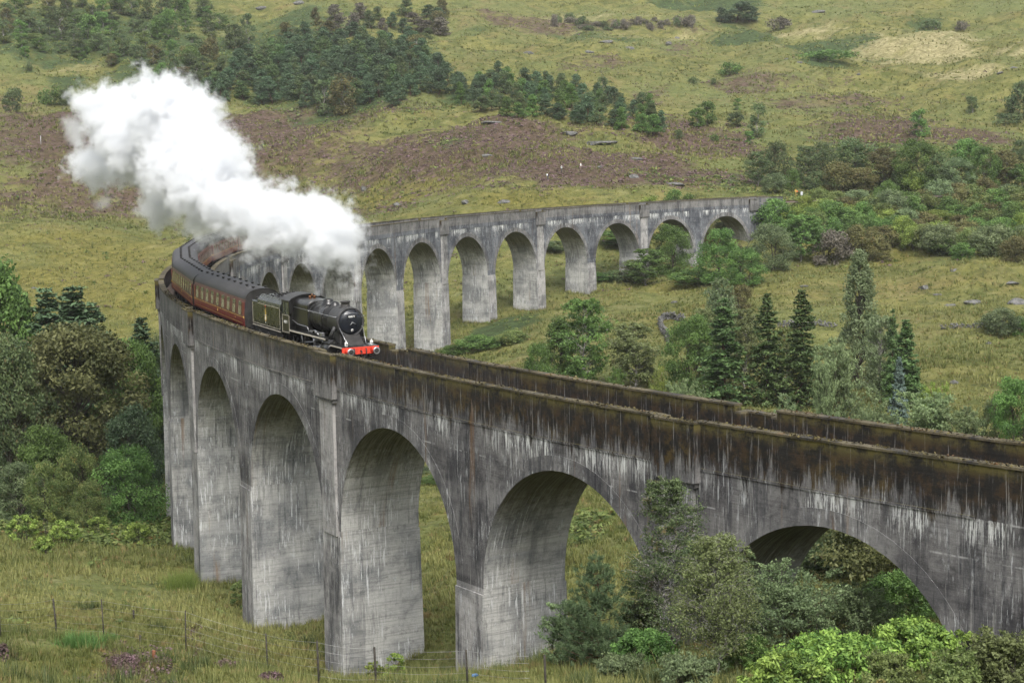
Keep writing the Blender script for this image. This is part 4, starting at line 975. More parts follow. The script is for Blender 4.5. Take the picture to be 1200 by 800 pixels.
def conifer(seed, H, Wd, dens, ls, base=.04, power=.9, droop=.35, tuft=False, gapw=.3, curve=.25):
    """whorled branches carrying sprays of needles"""
    r = np.random.default_rng(seed); R = Wd/2; segs = [(np.array([[0, 0, -.3], [r.normal()*.01*H, r.normal()*.01*H, H*.5], [0, 0, H]]), [.016*H+.02, .010*H+.01, .006])]
    G = []; z = base*H
    while z < H*.985:
        f = (z/H-base)/(1-base); Lb = R*(1-f)**power*(1 if f > .12 else .75+2*f)+.02*H
        nb = max(3, int(r.integers(5, 8)*(1-.35*f)))
        a0 = r.uniform(0, 6.28)
        for k in range(nb):
            if r.uniform() < gapw*.5: continue
            a = a0+2*pi*k/nb+r.normal()*.22; l = Lb*r.uniform(.62, 1.18); dz = -droop*l*(1-f*.9)+.10*l*f; m = max(3, int(dens*l*(1+.8*f)))
            t = r.uniform(.08, 1.0, m)**.8; 
            path = lambda t: np.c_[np.cos(a)*l*t, np.sin(a)*l*t, z+dz*(t**1.4)+curve*l*np.clip(t-.6, 0, 1)**2*2]
            segs.append((path(np.linspace(0, 1, 4)), np.linspace(.006*H*(1-f)+.008, .004, 4)))
            wdt = .20*l*np.sin(pi*np.clip(t*.9+.05, 0, 1))+.05; side = r.normal(size=m)*wdt*.8
            P = path(t)+np.c_[-np.sin(a)*side, np.cos(a)*side, r.normal(size=m)*.05*l-np.abs(side)*.35*droop]
            N = unit(np.c_[r.normal(size=(m, 2))*.45, np.ones(m)*.9]+r.normal(size=(m, 3))*.35)
            s = ls*r.uniform(.6, 1.4, m)
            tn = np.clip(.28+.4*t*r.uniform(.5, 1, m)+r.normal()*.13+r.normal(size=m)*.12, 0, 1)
            G.append((leaves(P, N, s, s*(.42 if not tuft else .26), r, .15), tn))
        z += H*.030*r.uniform(.7, 1.35)*(1-.35*f)+.05
    return tubes_np(segs, 5), pack(G)
def pine_fg(seed, H, Wd, ls, n_need=36):
    """young pine: open whorls, upturned shoots with long needles"""
    r = np.random.default_rng(seed); R = Wd/2; segs = [(np.array([[0, 0, -.3], [.02, .03, H*.5], [0, 0, H]]), [.07, .045, .01])]; G = []
    z = .06*H
    while z < H*.99:
        f = z/H; Lb = R*(1-f)**.75+.15
        for k in range(int(r.integers(5, 8))):
            a = r.uniform(0, 6.28); l = Lb*r.uniform(.6, 1.1)
            tt = np.linspace(0, 1, 6); path = lambda t: np.stack([np.cos(a)*l*t, np.sin(a)*l*t, z+l*(.10*t+.32*t*t)], -1)
            segs.append((path(tt), np.linspace(.022*(1-f)+.008, .005, 6)))
            ns = max(2, int(l*7))
            for s_ in range(ns):
                t = r.uniform(.25, 1); c = path(np.array([t]))[0]+r.normal(size=3)*[.13, .13, .06]*l*.8; ax = unit(np.array([np.cos(a)*.5, np.sin(a)*.5, .9])+r.normal(size=3)*.35); ln = r.uniform(.14, .30)
                m = n_need; u = r.uniform(0, 1, m); dirs = unit(ax*.75+r.normal(size=(m, 3))*.75); P = c+ax*(u*ln)[:, None]+dirs*ls*.45
                side = unit(np.cross(dirs, r.normal(size=(m, 3))))*.011; Vq = np.stack([P-dirs*ls*.5-side, P-dirs*ls*.5+side, P+dirs*ls*.5+side*.4, P+dirs*ls*.5-side*.4], 1).reshape(-1, 3)
                G.append((Vq, np.clip(r.normal()*.15+.45+r.normal(size=m)*.15, 0, 1)))
        z += H*.055*r.uniform(.7, 1.3)
    return tubes_np(segs, 5), pack(G)
def mesh_pair(nm, parts, fol, brk):
    (tv, tf), (cv, cf, tt) = parts
    return (np_mesh(nm+'_trunk', tv, tf, brk, smooth=True), np_mesh(nm+'_crown', cv, cf, fol, attrs={'tint': tt}))
def mesh_single(nm, parts, fol, brk):
    (tv, tf), (cv, cf, tt) = parts; V = np.r_[cv, tv]; F = np.r_[cf, tf+len(cv)]
    return np_mesh(nm, V, F, [fol, brk], mi=np.r_[np.zeros(len(cf)), np.ones(len(tf))], attrs={'tint': np.r_[tt, np.full(len(tv), .5)]})
LIB = {}
def lib(kind):
    if kind in LIB: return LIB[kind]
    col = lambda z: np.clip(1.0-((z-.45)/.62)**4, 0, 1)*.9+.05
    cone = lambda z: np.clip(1-z, 0, 1)**.62*.95*np.clip(.55+z*2.2, 0, 1)+.08
    softcone = lambda z: np.clip(1-z, 0, 1)**.6*np.clip(.75+z*1.4, 0, 1)*.95+.06
    K = {
     # far single meshes: (H, W, list of variants)
     'far_birch': (8, 4.2, lambda s: broadleaf(s, 8, 4.2, 22, 2000, .46, .04, col, .24)),
     'far_round': (8, 7.5, lambda s: broadleaf(s, 8, 7.5, 44, 2600, .58, .05, None, .15)),
     'far_pine': (9, 5.2, lambda s: broadleaf(s, 9, 5.2, 40, 2800, .46, .03, softcone, .17, .9)),
     'far_bush': (3, 5, lambda s: broadleaf(s, 3, 5, 26, 1000, .42, .0, None, .17, multi=3)),
     # middle distance
     'mid_bush': (6, 7.5, lambda s: broadleaf(s, 6, 7.5, 56, 6000, .36, .0, None, .14, multi=3)),
     'mid_birch': (11, 6, lambda s: feather(s, 11, 6, 120, 14000, .29, .04, None, 1.0, .6)),
     'mid_cone': (11, 6, lambda s: broadleaf(s, 11, 6, 90, 9000, .30, .03, cone, .13)),
     'spruce': (16, 6.4, lambda s: conifer(s, 16, 6.4, 36, .46, gapw=.4, droop=.5, power=.8)),
     'spruce_dense': (13, 6, lambda s: conifer(s, 13, 6, 46, .46, gapw=.06, droop=.2)),
     'blue': (8, 4, lambda s: conifer(s, 8, 4, 46, .40, gapw=.1, droop=.45)),
     'poplar': (17, 6.4, lambda s: broadleaf(s, 17, 6.4, 150, 15000, .29, .03, lambda z: (np.clip(1-z, 0, 1)**.62)*np.clip(.6+z*2, 0, 1)*.95+.04, .095, 1.25, droop=0, up=.1)),
     'willow': (8, 10, lambda s: feather(s, 8, 10, 220, 15000, .26, .03, None, 1.3, .3, 6)),
     'oak': (20, 17, lambda s: broadleaf(s, 20, 17, 190, 30000, .46, .04, lambda z: np.sqrt(np.clip(1-((z-.38)/.64)**2, 0, 1)), .095, .75)),
     'leafy': (11, 10, lambda s: broadleaf(s, 11, 10, 110, 15000, .32, .02, None, .11, multi=2)),
    }
    H, Wd, fn = K[kind]; far = kind.startswith('far'); nv = 5 if far else (3 if kind in ('mid_bush', 'mid_birch', 'mid_cone', 'spruce', 'leafy') else 2)
    out = []
    for v in range(nv):
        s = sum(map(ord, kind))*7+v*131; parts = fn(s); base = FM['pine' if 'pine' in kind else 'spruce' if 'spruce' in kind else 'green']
        br = BARKB if 'birch' in kind else BARKP if ('pine' in kind or 'spruce' in kind) else BARK
        out.append(mesh_single(kind, parts, base, br) if far else mesh_pair(kind, parts, base, br))
    LIB[kind] = (H, Wd, out); return LIB[kind]
TR = random.Random(11)
WIDE = {'spruce': 1.18, 'spruce_dense': 1.2, 'mid_birch': 1.32, 'mid_cone': 1.35, 'mid_bush': 1.15, 'leafy': 1.12, 'poplar': 1.35, 'far_birch': 1.15, 'oak': 1.05, 'far_pine': 1.1, 'far_round': 1.1}
def set_mat(o, m):
    o.material_slots[0].link = 'OBJECT'; o.material_slots[0].material = m
def plant(kind, p, H, Wd_, col, name, label, cat='tree', group=None, var=None, trunk='trunk', crown='crown'):
    Wd = Wd_*WIDE.get(kind, 1.0); h0, w0, vs_ = lib(kind); v = vs_[TR.randrange(len(vs_)) if var is None else var % len(vs_)]
    sc = (Wd/w0*TR.uniform(.95, 1.05), Wd/w0*TR.uniform(.95, 1.05), H/h0); rz = TR.uniform(0, 6.28); loc = (p[0], p[1], p[2]-.08)
    if isinstance(v, tuple):
        r = empty(name, loc, rz); r.scale = sc
        link_mesh(trunk, v[0], r); c = link_mesh(crown, v[1], r); set_mat(c, FM[col])
    else:
        r = link_mesh(name, v, None, loc); r.rotation_euler = (0, 0, rz); r.scale = sc; set_mat(r, FM[col])
    return tag(r, label, cat, group)
def spot(x, ytop, wpx, ybase=None, d=None):
    """foot, height and width in metres of a plant seen between ytop and its foot"""
    if d is None: p = hit(x, ybase)
    else: q = at_d(x, 400, d); p = on_ground(q[0], q[1])
    r = ray(x, ytop); k = dist(p)/np.hypot(r[0], r[1]); zt = CAM[2]+r[2]*k
    return p, max(.5, zt-p[2]), wpx/px_m(p)
# build order: the leaf materials above are shared with the moss on the viaduct
build_ground(); VIADUCT = build_viaduct(); build_track(); build_train()
# ------------------------------------------------------------------ trees and shrubs, each a thing of its own
def grow(rows):
    for kind, col, name, label, x, yt, w, yb, d in rows:
        p, h, wm = spot(x, yt, w, yb, d); cat = 'shrub' if ('bush' in name or 'shrub' in name) else 'tree'
        bush = cat == 'shrub'
        plant(kind, p, h, wm, col, name, label, cat, None, None, 'stems' if bush else 'trunk', 'foliage' if bush else 'crown')
def grow_group(kind, cols, name, label, group, items):
    for it in items:
        x, yb, h, w = it[:4]; p = hit(x, yb); k = px_m(p); bush = 'bush' in name or 'shrub' in name
        plant(kind, p, h/k, w/k, cols if isinstance(cols, str) else TR.choice(cols), name, label, 'shrub' if bush else 'tree', group, None, 'stems' if bush else 'trunk', 'foliage' if bush else 'crown')
def in_poly(x, y, poly):
    c = False; j = len(poly)-1
    for i in range(len(poly)):
        if (poly[i][1] > y) != (poly[j][1] > y) and x < (poly[j][0]-poly[i][0])*(y-poly[i][1])/(poly[j][1]-poly[i][1])+poly[i][0]: c = not c
        j = i
    return c
def sow(poly, n, sep, sx=1.0):
    xs = [p[0] for p in poly]; ys = [p[1] for p in poly]; out = []; tries = 0
    while len(out) < n and tries < 20000:
        tries += 1; x, y = TR.uniform(min(xs), max(xs)), TR.uniform(min(ys), max(ys))
        if in_poly(x, y, poly) and all(((x-a)/sx)**2+((y-b)*1.6)**2 > sep*sep for a, b in out): out.append((x, y))
    return out
# far hillside
grow_group('far_birch', ['birchdark', 'birchdark', 'green', 'brown'], 'birch_tree', 'slim dark birch of the wood at the upper left of the hillside', 'birches of the upper left hillside wood',
    [(9, 38, 28, 13), (33, 44, 24, 14), (47, 48, 22, 13), (72, 46, 34, 20), (86, 50, 22, 14), (93, 68, 22, 15), (126, 66, 22, 13), (145, 66, 26, 14), (171, 54, 28, 13), (166, 78, 24, 15), (180, 75, 23, 13), (205, 86, 28, 12), (226, 66, 26, 15), (240, 88, 22, 17), (225, 86, 24, 14), (214, 100, 22, 14),
     (172, 22, 26, 16), (190, 18, 26, 18), (207, 20, 24, 14), (140, 17, 22, 16), (120, 12, 20, 14), (78, 14, 20, 13), (57, 10, 18, 14), (20, 16, 20, 14), (3, 46, 24, 14), (232, 100, 26, 14), (218, 74, 20, 12), (156, 40, 18, 12), (245, 40, 24, 14), (238, 22, 22, 14), (188, 92, 18, 12), (110, 28, 22, 14), (62, 28, 20, 13), (30, 66, 12, 10), (98, 64, 16, 13), (200, 66, 20, 12)])
grow_group('far_round', ['birchdark', 'green', 'brown'], 'birch_tree', 'broad round-headed tree of the wood at the upper left of the hillside', 'round trees of the upper left hillside wood',
    [(104, 45, 28, 26), (184, 46, 26, 18), (200, 44, 34, 19), (245, 72, 28, 22), (222, 82, 28, 20), (130, 78, 16, 13), (113, 60, 22, 16), (214, 18, 24, 18)])
wl = [(0, 62), (0, 4), (240, 0), (262, 30), (248, 100), (200, 100), (160, 80), (90, 70), (40, 64)]
grow_group('far_birch', ['birchdark', 'green', 'birchdark', 'birch'], 'birch_tree', 'half-grown birch among the bracken of the upper left hillside wood', 'young birches of the upper left hillside wood', [(x, y, TR.uniform(11, 21), TR.uniform(10, 16)) for x, y in sow(wl, 62, 13, 1.4)])
pl1 = [(238, 122), (262, 92), (300, 70), (340, 58), (420, 62), (470, 62), (505, 75), (525, 100), (530, 116), (460, 126), (420, 126), (345, 127), (270, 122)]
spots1 = sow(pl1, 100, 10, 1.3)
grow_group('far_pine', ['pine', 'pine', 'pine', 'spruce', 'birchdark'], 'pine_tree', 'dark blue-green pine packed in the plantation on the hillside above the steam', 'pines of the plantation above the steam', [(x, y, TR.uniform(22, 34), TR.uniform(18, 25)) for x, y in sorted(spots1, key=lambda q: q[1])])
pl2 = [(330, 42), (370, 26), (440, 18), (520, 18), (528, 38), (500, 58), (420, 56), (340, 56)]
grow_group('far_pine', ['pine', 'pine', 'brown', 'twig', 'birchdark'], 'pine_tree', 'scattered small pine in the bracken above the hillside plantation', 'scattered pines above the plantation', [(x, y, TR.uniform(14, 23), TR.uniform(14, 24)) for x, y in sow(pl2, 30, 15, 1.3)])
pl3 = [(525, 128), (530, 105), (570, 98), (640, 106), (700, 118), (755, 130), (784, 152), (770, 160), (700, 152), (640, 144), (600, 138)]
grow_group('far_pine', ['pine', 'pine', 'birchdark', 'green'], 'pine_tree', 'pine in the thin belt of trees along the top of the heather slope', 'pines of the belt above the heather slope', [(x, y, TR.uniform(18, 31), TR.uniform(15, 23)) for x, y in sow(pl3, 60, 9, 1.4)])
grow([
 ('far_round', 'birchdark', 'birch_tree', 'large dark round tree alone on the slope left of the plantation', 277, 27, 28, 58, None),
 ('far_birch', 'birchdark', 'birch_tree', 'tall narrow tree touching the dark round one left of the plantation', 291, 16, 15, 49, None),
 ('far_birch', 'brown', 'birch_tree', 'tall olive birch with pale trunk at the foot of the hillside plantation', 401, 85, 26, 136, None),
 ('far_birch', 'birchdark', 'birch_tree', 'shorter dark birch beside the olive one at the foot of the plantation', 381, 92, 22, 135, None),
 ('far_birch', 'brown', 'birch_tree', 'slender birch with a red-brown top among the scattered pines', 512, 12, 14, 34, None),
 ('far_birch', 'brown', 'birch_tree', 'olive birch standing up in the middle of the plantation edge', 488, 40, 18, 66, None),
 ('far_round', 'birchdark', 'shrub', 'dark bush on the moor at the left edge of the hillside', 14, 102, 21, 130, None),
 ('far_bush', 'green', 'shrub', 'wide dark green shrub at the left of the steam', 60, 100, 32, 124, None),
 ('far_round', 'birchdark', 'shrub', 'upright dark shrub touching the left edge of the steam', 77, 104, 16, 125, None),
 ('far_bush', 'birchdark', 'shrub', 'tiny lone bush in the pale grass at the upper left', 34, 73, 9, 84, None),
 ('far_pine', 'pine', 'pine_tree', 'broad pine in the clump on the skyline slope, right of centre', 862, 2, 34, 27, None),
 ('far_pine', 'pine', 'pine_tree', 'left pine of the skyline clump, right of centre', 846, 8, 18, 27, None),
 ('far_pine', 'pine', 'pine_tree', 'right pine of the skyline clump, right of centre', 878, 8, 20, 26, None),
 ('far_bush', 'twig', 'shrub', 'grey twiggy shrub right of the clump of skyline pines', 915, 20, 30, 34, None),
 ('far_birch', 'birchdark', 'birch_tree', 'small dark pair tree above the end of the pine belt', 707, 89, 10, 112, None),
 ('far_birch', 'birchdark', 'birch_tree', 'short dark tree beside the small one above the pine belt', 699, 100, 12, 116, None),
 ('far_round', 'green', 'birch_tree', 'bushy green tree on open moor right of the pine belt', 829, 118, 24, 147, None),
 ('far_birch', 'green', 'birch_tree', 'small shaggy tree left of the bushy one on the open moor', 817, 126, 15, 148, None),
 ('far_round', 'birchdark', 'shrub', 'low round bush between the bushy tree and the tall narrow tree on the moor', 863, 130, 18, 149, None),
 ('far_birch', 'birchdark', 'birch_tree', 'tall narrow dark tree alone on the moor below the straw slope', 888, 121, 17, 161, None),
 ('far_birch', 'green', 'birch_tree', 'tiny slim sapling above the low round bush on the moor', 864, 115, 8, 130, None),
 ('far_birch', 'green', 'birch_tree', 'little sapling left of the tall narrow tree on the heather', 879, 153, 10, 167, None),
 ('far_bush', 'green', 'shrub', 'little green bush in grass at the edge of the heather', 837, 157, 12, 166, None),
 ('far_bush', 'birchdark', 'shrub', 'little dark bush right of the end of the pine belt', 796, 151, 12, 163, None),
 ('far_bush', 'birchdark', 'shrub', 'small bush on the grass slope above the bushy moor tree', 813, 90, 14, 99, None),
 ('far_bush', 'birchdark', 'shrub', 'smaller bush right of its twin on the grass slope', 836, 91, 9, 99, None),
 ('far_birch', 'birchdark', 'birch_tree', 'lone little tree standing on the pale grass at upper right', 1140, 112, 12, 133, None),
 ('far_birch', 'green', 'birch_tree', 'slim birch with a white trunk above the heather patch at right', 1079, 127, 18, 160, None),
 ('far_round', 'birchdark', 'birch_tree', 'big dark round tree cut by the right edge of the picture', 1193, 95, 28, 140, None),
 ('far_bush', 'birchdark', 'shrub', 'low grey bush at the foot of the big tree on the right edge', 1181, 132, 36, 146, None),
 ('far_bush', 'birchdark', 'shrub', 'dark juniper bush on the upper right slope', 1092, 22, 24, 34, None),
 ('far_bush', 'twig', 'shrub', 'pale grey bush beside the dark one on the upper right slope', 1126, 24, 18, 36, None),
 ('far_bush', 'green', 'shrub', 'flat green bush on the pale upper slope', 968, 58, 60, 70, None),
 ('far_bush', 'green', 'shrub', 'dark bush on the moor below the flat green one', 855, 72, 28, 88, None),
 ('far_bush', 'green', 'shrub', 'green bush showing over the parapet near the far end', 788, 221, 26, 240, None),
 ('far_bush', 'lime', 'shrub', 'pale bush left of the green one behind the far parapet', 762, 228, 22, 240, None),
 ('far_bush', 'green', 'shrub', 'rounded bush right of the green one behind the far parapet', 808, 226, 16, 240, None),
])
grow_group('far_bush', ['twig', 'twig', 'birchdark'], 'shrub', 'bare purplish shrub in the long brushy strip high on the hill', 'bare shrubs of the high brushy strip', [(x+TR.uniform(-4, 4), 32+TR.uniform(-6, 6)-abs(x-720)*.02, TR.uniform(5, 12), TR.uniform(8, 17)) for x in range(646, 815, 6)])
# wood behind the railway on the right
W2 = [('mid_birch', 'birchdark', 'tall dark birch beyond the end of the viaduct', 888, 178, 22, 218), ('mid_bush', 'birchdark', 'rounded dark tree second from the left in the right-hand wood', 911, 164, 30, 208),
 ('mid_bush', 'grey', 'grey-green round bush tree in front of the dark birch beyond the viaduct end', 906, 202, 28, 226), ('mid_bush', 'green', 'green bush tree left of the trackside sign', 926, 197, 22, 224), ('mid_birch', 'birchdark', 'dark narrow birch rising behind the trackside sign', 943, 172, 24, 220),
 ('mid_bush', 'birchdark', 'dark oval tree at the upper edge of the right-hand wood', 962, 166, 30, 202), ('mid_bush', 'birchdark', 'dark tree with two heads in the middle of the right-hand wood', 1000, 160, 38, 196), ('mid_bush', 'brown', 'brown rounded tree left of centre in the right-hand wood', 984, 188, 40, 226),
 ('mid_bush', 'brown', 'low brown tree between the brown rounded tree and the big green tree', 1012, 196, 32, 224), ('mid_birch', 'brown', 'tall brownish tree just left of the big green tree', 1036, 174, 30, 220), ('leafy', 'green', 'big dark green round tree at the centre of the right-hand wood', 1074, 162, 56, 225),
 ('mid_bush', 'lime', 'light green round bush standing before the big green tree', 1073, 198, 28, 228), ('mid_bush', 'birchdark', 'dark tree touching the right side of the big green tree', 1102, 178, 32, 222), ('leafy', 'grey', 'pale leafy tree right of the big green tree', 1122, 184, 42, 226),
 ('leafy', 'green', 'bright green leafy tree toward the right of the wood', 1152, 172, 38, 226), ('mid_bush', 'green', 'dark green tree at the back of the wood, above the bright leafy one', 1134, 162, 34, 198), ('mid_birch', 'brown', 'brown birch with a pale trunk near the right edge', 1178, 176, 26, 224),
 ('leafy', 'birchdark', 'dark tree leaning out of the right edge of the wood', 1198, 164, 36, 204), ('mid_bush', 'brown', 'small brown tree at the back near the right edge', 1164, 178, 20, 206), ('mid_bush', 'birchdark', 'small dark tree in the second row left of the brown rounded tree', 958, 200, 26, 224), ('mid_birch', 'green', 'green birch at the right edge behind the track', 1196, 192, 24, 230)]
grow([(k, c, 'birch_tree' if k == 'mid_birch' else 'broadleaf_tree', l, x, yt, w, yb, None) for k, c, l, x, yt, w, yb in W2])
